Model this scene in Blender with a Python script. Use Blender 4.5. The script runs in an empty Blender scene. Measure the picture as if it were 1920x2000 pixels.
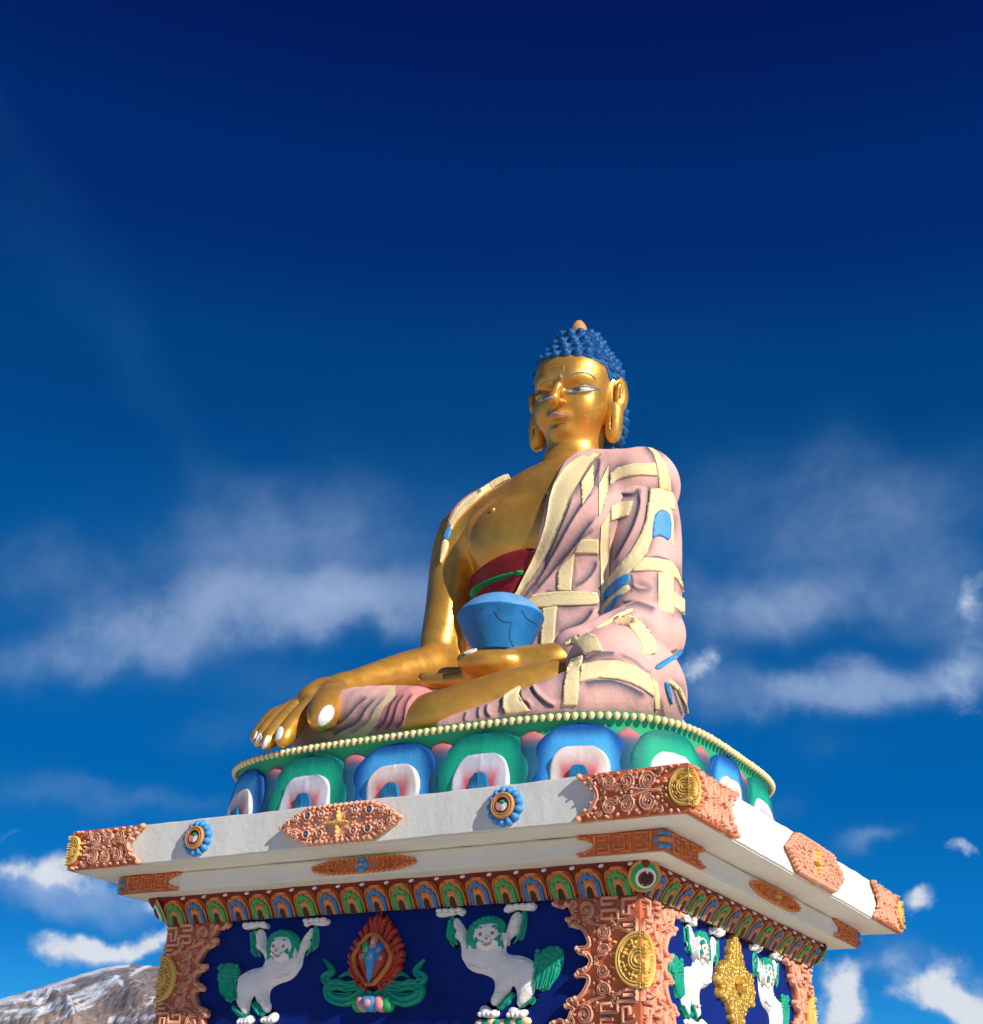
import bpy, bmesh, math, random
import numpy as np
from mathutils import Vector, Matrix, geometry
from mathutils.bvhtree import BVHTree
rng = np.random.default_rng(7); random.seed(7)
SC = bpy.context.scene
# ------------------------------------------------------------------ camera
F, YAW, PITCH, ROLL = 2740.831, -.556, .45, .047
CAM = np.array([6.81, -11.896, -2.757])
_cy, _sy, _cp, _sp = math.cos(YAW), math.sin(YAW), math.cos(PITCH), math.sin(PITCH)
CD = np.array([_sy*_cp, _cy*_cp, _sp]); CR = np.array([_cy, -_sy, 0.]); CU = np.cross(CR, CD)
_c, _s = math.cos(ROLL), math.sin(ROLL)
CR, CU = _c*CR+_s*CU, -_s*CR+_c*CU
cam = bpy.data.cameras.new('camera'); camo = bpy.data.objects.new('camera', cam)
SC.collection.objects.link(camo); SC.camera = camo
cam.sensor_fit = 'HORIZONTAL'; cam.sensor_width = 36; cam.lens = 36*F/1920
cam.clip_start = .1; cam.clip_end = 60000
camo.matrix_world = Matrix(((CR[0], CU[0], -CD[0], CAM[0]), (CR[1], CU[1], -CD[1], CAM[1]), (CR[2], CU[2], -CD[2], CAM[2]), (0, 0, 0, 1)))

def ray(px, py):
    d = CD+CR*(px-960)/F-CU*(py-1000)/F
    return d/np.linalg.norm(d)
def at(px, py, val, ax=1):
    "a point of the photograph carried onto the plane where coordinate ax equals val"
    d = ray(px, py); return CAM+(val-CAM[ax])/d[ax]*d
def topx(X):
    V = np.atleast_2d(X)-CAM
    return np.stack([960+F*(V@CR)/(V@CD), 1000-F*(V@CU)/(V@CD)], 1)

# ------------------------------------------------------------------ light
SUNV = np.array([.942, -.334, .575]); SUNV /= np.linalg.norm(SUNV)
SUN_EL = math.asin(SUNV[2]); SUN_AZ = math.atan2(SUNV[0], SUNV[1])     # azimuth from +Y towards +X
sl = bpy.data.lights.new('sun', 'SUN'); sl.energy = 5.0; sl.angle = math.radians(.5); sl.color = (1, .955, .87)
so = bpy.data.objects.new('sun', sl); SC.collection.objects.link(so)
so.rotation_euler = Vector(SUNV).to_track_quat('Z', 'Y').to_euler()
SC.view_settings.view_transform = 'Standard'; SC.view_settings.look = 'None'
SC.view_settings.exposure = 0; SC.view_settings.gamma = 1
SC.cycles.max_bounces = 6; SC.cycles.diffuse_bounces = 4

# ------------------------------------------------------------------ sky
W = bpy.data.worlds.new('World'); SC.world = W; W.use_nodes = True
nt = W.node_tree; N = nt.nodes; L = nt.links; N.clear()
def nd(t, **k):
    n = N.new(t)
    for a, b in k.items(): setattr(n, a, b)
    return n
def mth(op, a, b=None, clamp=False):
    n = nd('ShaderNodeMath', operation=op, use_clamp=clamp)
    for i, v in enumerate((a, b)):
        if v is None: continue
        if isinstance(v, (int, float)): n.inputs[i].default_value = v
        else: L.new(v, n.inputs[i])
    return n.outputs[0]
tc = nd('ShaderNodeTexCoord'); GEN = tc.outputs['Generated']
sky = nd('ShaderNodeTexSky', sky_type='NISHITA'); sky.sun_disc = False
sky.sun_elevation = SUN_EL; sky.sun_rotation = SUN_AZ; sky.altitude = 4000; sky.air_density = 1; sky.dust_density = .3; sky.ozone_density = 3
sep = nd('ShaderNodeSeparateXYZ'); L.new(GEN, sep.inputs[0])
def maprange(v, a, b, c=0., d=1., typ='SMOOTHSTEP'):
    m = nd('ShaderNodeMapRange', interpolation_type=typ, clamp=True) if typ != 'LINEAR' else nd('ShaderNodeMapRange')
    L.new(v, m.inputs[0]); m.inputs[1].default_value = a; m.inputs[2].default_value = b
    m.inputs[3].default_value = c; m.inputs[4].default_value = d
    return m.outputs[0]
rampn = nd('ShaderNodeValToRGB'); L.new(sep.outputs[2], rampn.inputs[0])
SKYRAMP = [(.0, (.30, .58, .85)), (.08, (.030, .34, .80)), (.16, (.004, .20, .62)), (.26, (.001, .140, .480)), (.38, (.0008, .102, .375)), (.50, (.0007, .066, .270)), (.60, (.0007, .030, .20)), (.72, (.0007, .012, .135))]
cr = rampn.color_ramp; cr.interpolation = 'EASE'
while len(cr.elements) > 1: cr.elements.remove(cr.elements[-1])
cr.elements[0].position = 0; cr.elements[0].color = (*SKYRAMP[0][1], 1)
for p_, c_ in SKYRAMP[1:]:
    e = cr.elements.new(p_); e.color = (*c_, 1)
# the polarised deep blue of the photo: daylight sky graded by elevation
nlum = nd('ShaderNodeRGBToBW'); L.new(sky.outputs[0], nlum.inputs[0])
skyl = mth('MULTIPLY', nlum.outputs[0], .13)
lumr = mth('ADD', mth('MULTIPLY', skyl, .35), .78)
skyc = nd('ShaderNodeVectorMath', operation='SCALE'); L.new(rampn.outputs[0], skyc.inputs[0]); L.new(lumr, skyc.inputs['Scale'])
# cloud coordinates: the direction carried onto a flat layer overhead
zz = mth('ADD', mth('MAXIMUM', sep.outputs[2], 0.), .12)
cx_ = mth('DIVIDE', sep.outputs[0], zz); cy_ = mth('DIVIDE', sep.outputs[1], zz)
comb = nd('ShaderNodeCombineXYZ'); L.new(cx_, comb.inputs[0]); L.new(cy_, comb.inputs[1])
def noise(vec, scale, detail=6, rough=.55, dist=0., rotz=0., sc=(1, 1, 1)):
    mp = nd('ShaderNodeMapping'); L.new(vec, mp.inputs[0]); mp.inputs['Rotation'].default_value = (0, 0, rotz); mp.inputs['Scale'].default_value = sc
    n = nd('ShaderNodeTexNoise'); L.new(mp.outputs[0], n.inputs['Vector'])
    n.inputs['Scale'].default_value = scale; n.inputs['Detail'].default_value = detail
    n.inputs['Roughness'].default_value = rough; n.inputs['Distortion'].default_value = dist
    return n.outputs[0]
n_warp = nd('ShaderNodeTexNoise'); L.new(GEN, n_warp.inputs['Vector']); n_warp.inputs['Scale'].default_value = 14; n_warp.inputs['Detail'].default_value = 5
wv = nd('ShaderNodeVectorMath', operation='SUBTRACT'); L.new(n_warp.outputs['Color'], wv.inputs[0]); wv.inputs[1].default_value = (.5, .5, .5)
wv2 = nd('ShaderNodeVectorMath', operation='SCALE'); L.new(wv.outputs[0], wv2.inputs[0]); wv2.inputs['Scale'].default_value = .07
GW = nd('ShaderNodeVectorMath', operation='ADD'); L.new(GEN, GW.inputs[0]); L.new(wv2.outputs[0], GW.inputs[1]); GWo = GW.outputs[0]
def blob(px, py, rx, ry, ang=0, amp=1., soft=1.):
    "an elliptical patch of cloud in a direction of the sky"
    d = ray(px, py); f = -Vector(d)
    X = Vector(CR)-Vector(CR).dot(f)*f; X.normalize(); Y = f.cross(X)
    a = math.radians(ang); X2 = X*math.cos(a)+Y*math.sin(a); Y2 = f.cross(X2)
    M = Matrix((X2, Y2, f)).transposed()
    mp = nd('ShaderNodeMapping', vector_type='TEXTURE'); L.new(GWo, mp.inputs[0])
    mp.inputs['Location'].default_value = tuple(d); mp.inputs['Rotation'].default_value = M.to_euler()
    mp.inputs['Scale'].default_value = (rx/F, ry/F, 1.)
    ln = nd('ShaderNodeVectorMath', operation='LENGTH'); L.new(mp.outputs[0], ln.inputs[0])
    return maprange(ln.outputs['Value'], 0. if soft else .3, 1.25, amp, 0.)
def tot(vals):
    s = vals[0]
    for v in vals[1:]: s = mth('ADD', s, v)
    return s
# soft veils                    px   py   rx   ry  ang  amp
VEIL = [(430, 1195, 380, 90, 8, .46), (130, 1280, 360, 90, 3, .48), (740, 1180, 300, 90, 4, .30), (620, 1040, 560, 230, 8, .22), (380, 1090, 400, 200, 10, .18), (1650, 1100, 500, 280, 0, .20), (900, 1120, 600, 220, 0, .12),
        (40, 1120, 240, 110, 0, .28), (520, 1350, 180, 100, 0, .22), (1500, 1190, 300, 80, 0, .50), (1520, 1020, 420, 230, 0, .16), (1800, 1020, 280, 200, 0, .20),
        (1800, 1340, 330, 80, 8, .60), (1500, 1360, 300, 75, 3, .45), (1400, 1300, 90, 80, 0, .30), (1900, 1240, 120, 150, 20, .45),
        (250, 700, 560, 60, -52, .075), (90, 400, 420, 70, -62, .070), (430, 1440, 160, 50, 0, .22), (1180, 700, 500, 200, 0, .03),
        (120, 1560, 340, 40, -8, .26), (330, 1560, 340, 30, -10, .24), (1600, 1470, 130, 40, 0, .20), (1510, 1580, 90, 50, 0, .22), (1690, 1655, 110, 32, 12, .45),
        (150, 1745, 310, 60, -14, .55), (1750, 1880, 230, 60, 0, .50), (1700, 900, 500, 120, 0, .08)]
CUM = [(70, 1700, 150, 46, -6, .95), (250, 1745, 110, 28, -12, .42), (165, 1855, 95, 46, -4, 1.15), (240, 1840, 60, 32, 0, .7), (285, 1770, 45, 28, 0, .45),
       (295, 1852, 50, 22, 14, .6), (20, 1960, 70, 30, 5, .7), (1372, 1285, 60, 62, 0, .62), (1910, 1160, 52, 60, 0, .75), (1870, 1290, 120, 70, 15, .62), (1890, 1370, 110, 90, 0, .5),
       (1618, 1920, 62, 80, 0, 1.1), (1610, 1985, 80, 40, 0, .6), (1800, 1780, 60, 28, 20, .85), (1888, 1662, 34, 16, 0, .8), (1800, 1935, 95, 40, 5, .85),
       (1905, 1960, 80, 65, 0, 1.0), (1730, 1880, 80, 36, 0, .6), (1900, 1885, 60, 50, 0, .6), (25, 1625, 40, 18, 0, .5)]
veil = tot([blob(*b) for b in VEIL]); cum = tot([blob(*b) for b in CUM])
n1 = noise(comb.outputs[0], 1.2, 9, .55, .4, .5, (1, 1.3, 1)); n2 = noise(GEN, 5, 11, .60, .35)
n3 = noise(GEN, 26, 11, .64, .25)
n6 = noise(GEN, 16, 10, .65, .2)
vd = mth('MULTIPLY', veil, mth('MAXIMUM', mth('ADD', mth('MULTIPLY', n1, .7), mth('ADD', mth('ADD', mth('MULTIPLY', n2, 1.15), mth('MULTIPLY', n6, .8)), -.52)), .05))
vd = mth('MULTIPLY', maprange(vd, .0, .90, 0., 1., 'LINEAR'), .85)
n5 = noise(GEN, 7, 5, .5, .3)
cd = mth('ADD', cum, mth('ADD', mth('MULTIPLY', mth('ADD', n3, -.5), 1.7), mth('MULTIPLY', mth('ADD', n5, -.5), 1.2)))
cd = mth('MULTIPLY', maprange(cd, .25, 1.05), mth('MINIMUM', mth('MULTIPLY', cum, 2.5), 1.))
# the far sides of the sky, which the photo does not show, carry loose patches of cloud
n4 = noise(comb.outputs[0], .55, 7, .6, .4)
away = maprange(mth('ADD', mth('MULTIPLY', sep.outputs[0], CD[0]), mth('MULTIPLY', sep.outputs[1], CD[1])), .35, .1)
fd = mth('MULTIPLY', mth('MULTIPLY', maprange(n4, .52, .72), away), .55)
cmix = nd('ShaderNodeMix', data_type='RGBA'); L.new(vd, cmix.inputs[0]); L.new(skyc.outputs[0], cmix.inputs[6]); 
vcol = nd('ShaderNodeMix', data_type='RGBA'); L.new(maprange(vd, .06, .55), vcol.inputs[0]); vcol.inputs[6].default_value = (.03, .19, .43, 1); vcol.inputs[7].default_value = (.40, .54, .77, 1); L.new(vcol.outputs[2], cmix.inputs[7])
ccol = nd('ShaderNodeMix', data_type='RGBA'); L.new(maprange(cd, .3, 1.), ccol.inputs[0]); ccol.inputs[6].default_value = (.40, .54, .76, 1); ccol.inputs[7].default_value = (.70, .74, .82, 1)
cmx2 = nd('ShaderNodeMix', data_type='RGBA'); L.new(mth('MINIMUM', mth('ADD', cd, fd), 1.), cmx2.inputs[0]); L.new(cmix.outputs[2], cmx2.inputs[6]); L.new(ccol.outputs[2], cmx2.inputs[7])
bg = nd('ShaderNodeBackground'); L.new(cmx2.outputs[2], bg.inputs[0]); bg.inputs[1].default_value = 1.0
wo = nd('ShaderNodeOutputWorld'); L.new(bg.outputs[0], wo.inputs[0])

# ------------------------------------------------------------------ materials
def nodes(name, rough=.6, metal=0.):
    m = bpy.data.materials.new(name); m.use_nodes = True
    b = m.node_tree.nodes['Principled BSDF']; b.inputs['Roughness'].default_value = rough; b.inputs['Metallic'].default_value = metal
    return m, m.node_tree, b
def paint(name, col, rough=.6, metal=0., var=.12, bump=.15, scale=6., attr=None, dirt=.0, fine=40., spec=.4, dcol=(.25, .2, .16)):
    "painted cement: colour with soft mottling, hand-trowelled bumps and faint grime streaks"
    m, t, b = nodes(name, rough, metal); n = t.nodes; l = t.links
    tcn = n.new('ShaderNodeTexCoord'); o = tcn.outputs['Object']
    a = n.new('ShaderNodeTexNoise'); a.inputs['Scale'].default_value = scale; a.inputs['Detail'].default_value = 8; a.inputs['Roughness'].default_value = .65; l.new(o, a.inputs['Vector'])
    mr = n.new('ShaderNodeMapRange'); l.new(a.outputs[0], mr.inputs[0]); mr.inputs[1].default_value = .3; mr.inputs[2].default_value = .7
    mr.inputs[3].default_value = 1-var; mr.inputs[4].default_value = 1+var*.5
    sc = n.new('ShaderNodeVectorMath'); sc.operation = 'SCALE'; l.new(mr.outputs[0], sc.inputs['Scale'])
    if attr:
        at_ = n.new('ShaderNodeAttribute'); at_.attribute_name = attr; l.new(at_.outputs['Color'], sc.inputs[0])
    else: sc.inputs[0].default_value = col
    out = sc.outputs[0]
    if dirt > 0:
        mp = n.new('ShaderNodeMapping'); l.new(o, mp.inputs[0]); mp.inputs['Scale'].default_value = (7, 7, .9)
        d = n.new('ShaderNodeTexNoise'); d.inputs['Scale'].default_value = 1.5; d.inputs['Detail'].default_value = 9; d.inputs['Roughness'].default_value = .7; l.new(mp.outputs[0], d.inputs['Vector'])
        dr = n.new('ShaderNodeMapRange'); l.new(d.outputs[0], dr.inputs[0]); dr.inputs[1].default_value = .52; dr.inputs[2].default_value = .8; dr.inputs[3].default_value = 0; dr.inputs[4].default_value = dirt
        mx = n.new('ShaderNodeMix'); mx.data_type = 'RGBA'; l.new(dr.outputs[0], mx.inputs[0]); l.new(out, mx.inputs[6]); mx.inputs[7].default_value = (*dcol, 1); out = mx.outputs[2]
    l.new(out, b.inputs['Base Color'])
    f = n.new('ShaderNodeTexNoise'); f.inputs['Scale'].default_value = fine; f.inputs['Detail'].default_value = 5; l.new(o, f.inputs['Vector'])
    ad = n.new('ShaderNodeMath'); ad.operation = 'ADD'; l.new(a.outputs[0], ad.inputs[0]); l.new(f.outputs[0], ad.inputs[1])
    bp = n.new('ShaderNodeBump'); bp.inputs['Strength'].default_value = bump; bp.inputs['Distance'].default_value = .02; l.new(ad.outputs[0], bp.inputs['Height']); l.new(bp.outputs[0], b.inputs['Normal'])
    b.inputs['Specular IOR Level'].default_value = spec
    rn = n.new('ShaderNodeMapRange'); l.new(a.outputs[0], rn.inputs[0]); rn.inputs[1].default_value = .35; rn.inputs[2].default_value = .7; rn.inputs[3].default_value = max(.12, rough-.10); rn.inputs[4].default_value = rough+.14; l.new(rn.outputs[0], b.inputs['Roughness'])
    return m
def srgb(r, g, b):
    f = lambda v: (v/255/12.92) if v/255 <= .04045 else ((v/255+.055)/1.055)**2.4
    return (f(r), f(g), f(b))
M = {}
M['white'] = paint('white_paint', (.79, .775, .715), .7, var=.05, bump=.22, scale=3, dirt=.18, fine=14, dcol=(.46, .42, .34))
M['salmon'] = paint('salmon_paint', (.80, .39, .25), .65, var=.12, bump=.2, scale=9)
M['brick'] = paint('brick_red_paint', (.58, .15, .06), .7, var=.2, bump=.2, scale=9)
M['yellow'] = paint('yellow_paint', (.80, .52, .14), .6, var=.12, bump=.2, scale=9)
M['ochre'] = paint('ochre_paint', (.62, .30, .055), .6, var=.2, bump=.2, scale=9)
M['orange'] = paint('shaded_orange_paint', (.76, .25, .06), .6, var=.15, bump=.15, scale=9)  # warm shaded look of salmon put into the colour, for frieze and lower slab
M['dkred'] = paint('dark_red_paint', (.20, .018, .010), .6, var=.2, bump=.15)
M['green'] = paint('green_paint', (.01, .42, .12), .55, var=.2, bump=.15)
M['teal'] = paint('teal_paint', (.0, .36, .22), .55, var=.25, bump=.3, scale=14)
M['blue'] = paint('blue_paint', (.015, .20, .56), .55, var=.2, bump=.15)
M['sky'] = paint('sky_blue_paint', (.06, .32, .68), .55, var=.25, bump=.15)
M['navy'] = paint('navy_panel_paint', (.001, .019, .19), .75, var=.35, bump=.25, scale=2.5, spec=.15)
M['pearl'] = paint('white_relief_paint', (.86, .82, .80), .55, var=.08, bump=.25, scale=7)
M['pink'] = paint('pink_paint', (.72, .30, .28), .6, var=.15, bump=.15)
M['cream'] = paint('cream_paint', (.90, .72, .38), .6, var=.1, bump=.25, scale=5, dirt=.10)
M['nail'] = paint('white_nail_paint', (.80, .79, .78), .5, var=.04, bump=.1)
M['tan'] = paint('tan_paint', (.62, .28, .09), .55, var=.15, bump=.15)
M['dark'] = paint('dark_brown_paint', (.03, .012, .01), .5, var=.1)
M['gold'] = paint('gold_paint', (.78, .39, .065), .36, .60, var=.16, bump=.04, scale=3.2, fine=22, spec=.6)
M['goldb'] = paint('bright_gilding', (.78, .50, .12), .42, .70, var=.2, bump=.15, scale=10, fine=20, spec=.6)
M['eyewhite'] = paint('eye_white', (.60, .56, .54), .5, var=.05, bump=.05)
M['waist'] = paint('crimson_paint', (.30, .012, .012), .55, var=.3, bump=.2)
M['iris'] = paint('iris_paint', (.14, .11, .06), .4)
M['bowl'] = paint('bowl_blue_paint', (.012, .19, .50), .45, var=.35, bump=.2, scale=5)
M['bowl2'] = paint('bowl_shoulder_paint', (.13, .36, .68), .55, var=.2, bump=.2, scale=5)
M['crack'] = paint('chipped_plaster', (.05, .15, .28), .8)
M['hair'] = paint('blue_hair_paint', (.0, .095, .29), .55, var=.25, bump=.2, scale=10)
M['vc'] = paint('painted_cement', None, .68, var=.10, bump=.22, spec=.28, scale=4, attr='Col', fine=26)
M['vcs'] = paint('painted_relief', None, .58, var=.10, bump=.2, scale=10, attr='Col')

# ------------------------------------------------------------------ object helpers
COL = SC.collection
def thing(name, label, cat, loc, group=None):
    o = bpy.data.objects.new(name, None); COL.objects.link(o); o.location = loc; o.empty_display_size = .2
    o['label'] = label; o['category'] = cat; o['kind'] = 'thing'
    if group: o['group'] = group
    return o
def origin(parent):
    v = Vector((0, 0, 0))
    while parent is not None: v += parent.location; parent = parent.parent
    return v
def mesh(name, V, Fc, mat, parent=None, smooth=True, col=None, label=None, midx=None, kind=None):
    V = np.asarray(V, float); off = np.array(origin(parent))
    me = bpy.data.meshes.new(name)
    me.from_pydata((V-off).tolist(), [], [tuple(int(i) for i in f) for f in Fc])
    for m_ in (mat if isinstance(mat, (list, tuple)) else [mat]): me.materials.append(m_)
    if midx is not None: me.polygons.foreach_set('material_index', np.asarray(midx, np.int32))
    if smooth: me.polygons.foreach_set('use_smooth', np.ones(len(me.polygons), bool))
    if col is not None:
        a = me.color_attributes.new('Col', 'FLOAT_COLOR', 'POINT')
        c4 = np.ones((len(V), 4)); c4[:, :3] = col; a.data.foreach_set('color', c4.ravel())
    me.update()
    o = bpy.data.objects.new(name, me); COL.objects.link(o)
    if parent is not None: o.parent = parent
    if label: o['label'] = label
    if kind: o['kind'] = kind
    return o
class MB:
    "collects pieces into one mesh"
    def __init__(s): s.V = []; s.F = []; s.n = 0; s.M = []; s.C = []
    def add(s, V, Fc, m=0, c=None):
        V = np.asarray(V, float); s.V.append(V); s.F += [tuple(int(i)+s.n for i in f) for f in Fc]; s.M += [m]*len(Fc); s.n += len(V)
        cc = np.zeros((len(V), 3)); 
        if c is not None: cc[:] = c
        s.C.append(cc); return s
    def build(s, name, mat, parent=None, smooth=True, vc=False, **k):
        return mesh(name, np.concatenate(s.V), s.F, mat, parent, smooth, midx=s.M, col=np.concatenate(s.C) if vc else None, **k)
def box(x0, x1, y0, y1, z0, z1):
    V = [(x, y, z) for x in (x0, x1) for y in (y0, y1) for z in (z0, z1)]
    return V, [(0, 1, 3, 2), (4, 6, 7, 5), (0, 4, 5, 1), (2, 3, 7, 6), (0, 2, 6, 4), (1, 5, 7, 3)]
def bevelled(o, w, seg=2):
    m = o.modifiers.new('bevel', 'BEVEL'); m.width = w; m.segments = seg; m.limit_method = 'ANGLE'; m.harden_normals = False
    return o
class Face:
    "a plane of the building: origin O, along U, up V, outward N"
    def __init__(s, O, U, V, Nn): s.O, s.U, s.V, s.N = [np.array(q, float) for q in (O, U, V, Nn)]
    def p(s, u, v, n=0.):
        u, v, n = np.broadcast_arrays(np.asarray(u, float), np.asarray(v, float), np.asarray(n, float))
        return s.O+u[..., None]*s.U+v[..., None]*s.V+n[..., None]*s.N
    def px(s, pts, Z=None):
        "photo (or zoomed photo) pixels to u, v on this plane"
        out = []
        for x, y in pts:
            if Z: x, y = Z[0]+x/Z[2], Z[1]+y/Z[2]
            d = ray(x, y); t = (s.O-CAM)@s.N/(d@s.N); q = CAM+t*d-s.O
            out.append((q@s.U, q@s.V))
        return np.array(out)
    def out(s, h): return Face(s.O+s.N*h, s.U, s.V, s.N)
def smoothpoly(P, n=2, closed=True):
    P = np.asarray(P, float)
    for _ in range(n):
        if closed:
            Q = np.roll(P, -1, 0); P = np.stack([.75*P+.25*Q, .25*P+.75*Q], 1).reshape(-1, 2)
        else:
            A, B = P[:-1], P[1:]; R_ = np.stack([.75*A+.25*B, .25*A+.75*B], 1).reshape(-1, P.shape[1])
            P = np.concatenate([P[:1], R_[1:-1], P[-1:]])
    return P
def crom(P, n=6, closed=False):
    "smooth curve through the points"
    P = np.asarray(P, float)
    if closed: Q = np.concatenate([P[-1:], P, P[:2]])
    else: Q = np.concatenate([2*P[:1]-P[1:2], P, 2*P[-1:]-P[-2:-1]])
    out = []
    t = np.linspace(0, 1, n, endpoint=False)[:, None]
    for i in range(len(Q)-3):
        a, b, c, d = Q[i:i+4]
        out.append(.5*((2*b)+(-a+c)*t+(2*a-5*b+4*c-d)*t*t+(-a+3*b-3*c+d)*t**3))
    r = np.concatenate(out)
    return r if closed else np.concatenate([r, P[-1:]])
def resample(P, step):
    P = np.asarray(P, float); d = np.r_[0, np.cumsum(np.linalg.norm(np.diff(P, axis=0), axis=1))]
    n = max(2, int(d[-1]/step)+1); s = np.linspace(0, d[-1], n)
    return np.stack([np.interp(s, d, P[:, i]) for i in range(P.shape[1])], 1)
def segdist(Q, P, closed=True):
    "distance of points Q to polyline P"
    A = P if closed else P[:-1]; B = np.roll(P, -1, 0) if closed else P[1:]
    best = np.full(len(Q), 1e9)
    for a, b in zip(A, B):
        ab = b-a; t = np.clip(((Q-a)@ab)/(ab@ab+1e-12), 0, 1); d = ((Q-a-t[:, None]*ab)**2).sum(1); best = np.minimum(best, d)
    return np.sqrt(best)
def inside(Q, P):
    x, y = Q[:, 0], Q[:, 1]; c = np.zeros(len(Q), bool); B = np.roll(P, -1, 0)
    for (x0, y0), (x1, y1) in zip(P, B):
        if y0 == y1: continue
        c ^= ((y0 > y) != (y1 > y)) & (x < (x1-x0)*(y-y0)/(y1-y0)+x0)
    return c
def fill(P, step, holes=()):
    "triangulated polygon with an even inner grid; returns points and triangles"
    P = np.asarray(P, float); loops = [P]+[np.asarray(h, float) for h in holes]
    lo, hi = P.min(0), P.max(0)
    gx, gy = np.meshgrid(np.arange(lo[0], hi[0], step), np.arange(lo[1], hi[1], step*.87)); gx[1::2] += step/2
    G = np.stack([gx.ravel(), gy.ravel()], 1); k = inside(G, P) & (segdist(G, P) > step*.45)
    for h in loops[1:]: k &= ~inside(G, h) & (segdist(G, h) > step*.45)
    G = G[k]; E_ = []; pts = []; b = 0
    for lp in loops:
        pts += lp.tolist(); E_ += [(b+i, b+(i+1) % len(lp)) for i in range(len(lp))]; b += len(lp)
    pts += G.tolist()
    r = geometry.delaunay_2d_cdt([Vector(q) for q in pts], E_, [], 0, 1e-7)
    V = np.array([tuple(v) for v in r[0]]); T = np.array([f for f in r[2] if len(f) == 3])
    c = V[T].mean(1); ok = inside(c, P)
    for h in loops[1:]: ok &= ~inside(c, h)
    return V, T[ok]
def pillow(mb, face, P, h, r, step=.03, base=0., m=0, c=None, holes=(), flat=0.):
    "a raised relief with rounded shoulders: height h reached at distance r from the outline"
    V, T = fill(P, step, holes); d = segdist(V, np.asarray(P, float))
    for q in holes: d = np.minimum(d, segdist(V, np.asarray(q, float)))
    
    if d.max() < r*.75: flat = max(flat, .7)
    t = np.clip(d/r, 0, 1); z = base+h*(flat+(1-flat)*np.sqrt(np.clip(1-(1-t)**2, 0, 1)))
    z[d < 1e-5] = base+h*flat
    X = face.p(V[:, 0], V[:, 1], z); mb.add(X, orient(X, T, face.N), m, c)
    lp = np.asarray(P, float); n = len(lp)
    A = face.p(lp[:, 0], lp[:, 1], base+h*flat); B = face.p(lp[:, 0], lp[:, 1], -.02)
    mb.add(np.concatenate([A, B]), [(i, (i+1) % n, n+(i+1) % n, n+i) for i in range(n)], m, c)
def orient(X, T, Nn):
    a, b, c = X[T[:, 0]], X[T[:, 1]], X[T[:, 2]]
    fl = (np.cross(b-a, c-a)@Nn) < 0
    T = T.copy(); T[fl] = T[fl][:, ::-1]; return T
def sweep(mb, face, P, w, h, base=0., taper=(1, 1), prof='round', m=0, c=None, closed=False):
    "a moulded strip along a curve on a wall"
    P = np.asarray(P, float)
    if prof == 'round': pr = [(-1, -.3), (-.92, .35), (-.6, .8), (0, 1), (.6, .8), (.92, .35), (1, -.3)]
    elif prof == 'double': pr = [(-1, -.3), (-.95, .5), (-.6, 1), (-.22, .6), (0, .38), (.22, .6), (.6, 1), (.95, .5), (1, -.3)]
    else: pr = [(-1, -.3), (-1, .8), (-.8, 1), (.8, 1), (1, .8), (1, -.3)]
    if closed: t = np.roll(P, -1, 0)-np.roll(P, 1, 0)
    else: t = np.gradient(P, axis=0)
    t /= np.linalg.norm(t, axis=1)[:, None]+1e-9; nn = np.stack([-t[:, 1], t[:, 0]], 1)
    k = len(P); s = np.linspace(0, 1, k); f = np.interp(s, [0, .5, 1], [taper[0], 1, taper[1]])
    X = []
    for a, b in pr:
        Q = P+nn*(a*w*f)[:, None]; X.append(face.p(Q[:, 0], Q[:, 1], base+h*b*np.sqrt(f)))
    X = np.stack(X, 1).reshape(-1, 3); q = len(pr); Fc = []
    for i in range(k if closed else k-1):
        j = (i+1) % k
        for a in range(q-1): Fc.append((i*q+a, i*q+a+1, j*q+a+1, j*q+a))
    if not closed:
        Fc.append(tuple(range(q))); Fc.append(tuple((k-1)*q+a for a in range(q))[::-1])
    mb.add(X, Fc, m, c)
def dome(mb, face, u, v, ru, rv, h, base=0., m=0, c=None, ang=0, seg=10, rings=3):
    X = []; ca, sa = math.cos(ang), math.sin(ang)
    for j in range(rings+1):
        t = j/rings*math.pi/2; r_ = math.cos(t); z = math.sin(t)
        if j == rings: X.append(face.p(u, v, base+h)); break
        a = np.arange(seg)/seg*2*math.pi; x = ru*r_*np.cos(a); y = rv*r_*np.sin(a)
        X.append(face.p(u+x*ca-y*sa, v+x*sa+y*ca, np.full(seg, base+h*z-(0.01 if j == 0 else 0))))
    V = np.concatenate([np.atleast_2d(x) for x in X]); Fc = []
    for j in range(rings-1):
        for i in range(seg): Fc.append((j*seg+i, j*seg+(i+1) % seg, (j+1)*seg+(i+1) % seg, (j+1)*seg+i))
    t_ = len(V)-1
    for i in range(seg): Fc.append(((rings-1)*seg+i, (rings-1)*seg+(i+1) % seg, t_))
    mb.add(V, Fc, m, c)
def spiral(cx, cy, r0, r1, a0, turns, n=28):
    t = np.linspace(0, 1, n); r_ = r0+(r1-r0)*t; a = a0+turns*2*math.pi*t
    return np.stack([cx+r_*np.cos(a), cy+r_*np.sin(a)], 1)
def plate(mb, face, P, t, m=0, c=None, base=0.):
    P = np.asarray(P, float); V, T = fill(P, 1e3); X = face.p(V[:, 0], V[:, 1], t); mb.add(X, orient(X, T, face.N), m, c)
    n = len(P); A = face.p(P[:, 0], P[:, 1], t); B = face.p(P[:, 0], P[:, 1], base-.01)
    mb.add(np.concatenate([A, B]), [(i, (i+1) % n, n+(i+1) % n, n+i) for i in range(n)], m, c)
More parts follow.
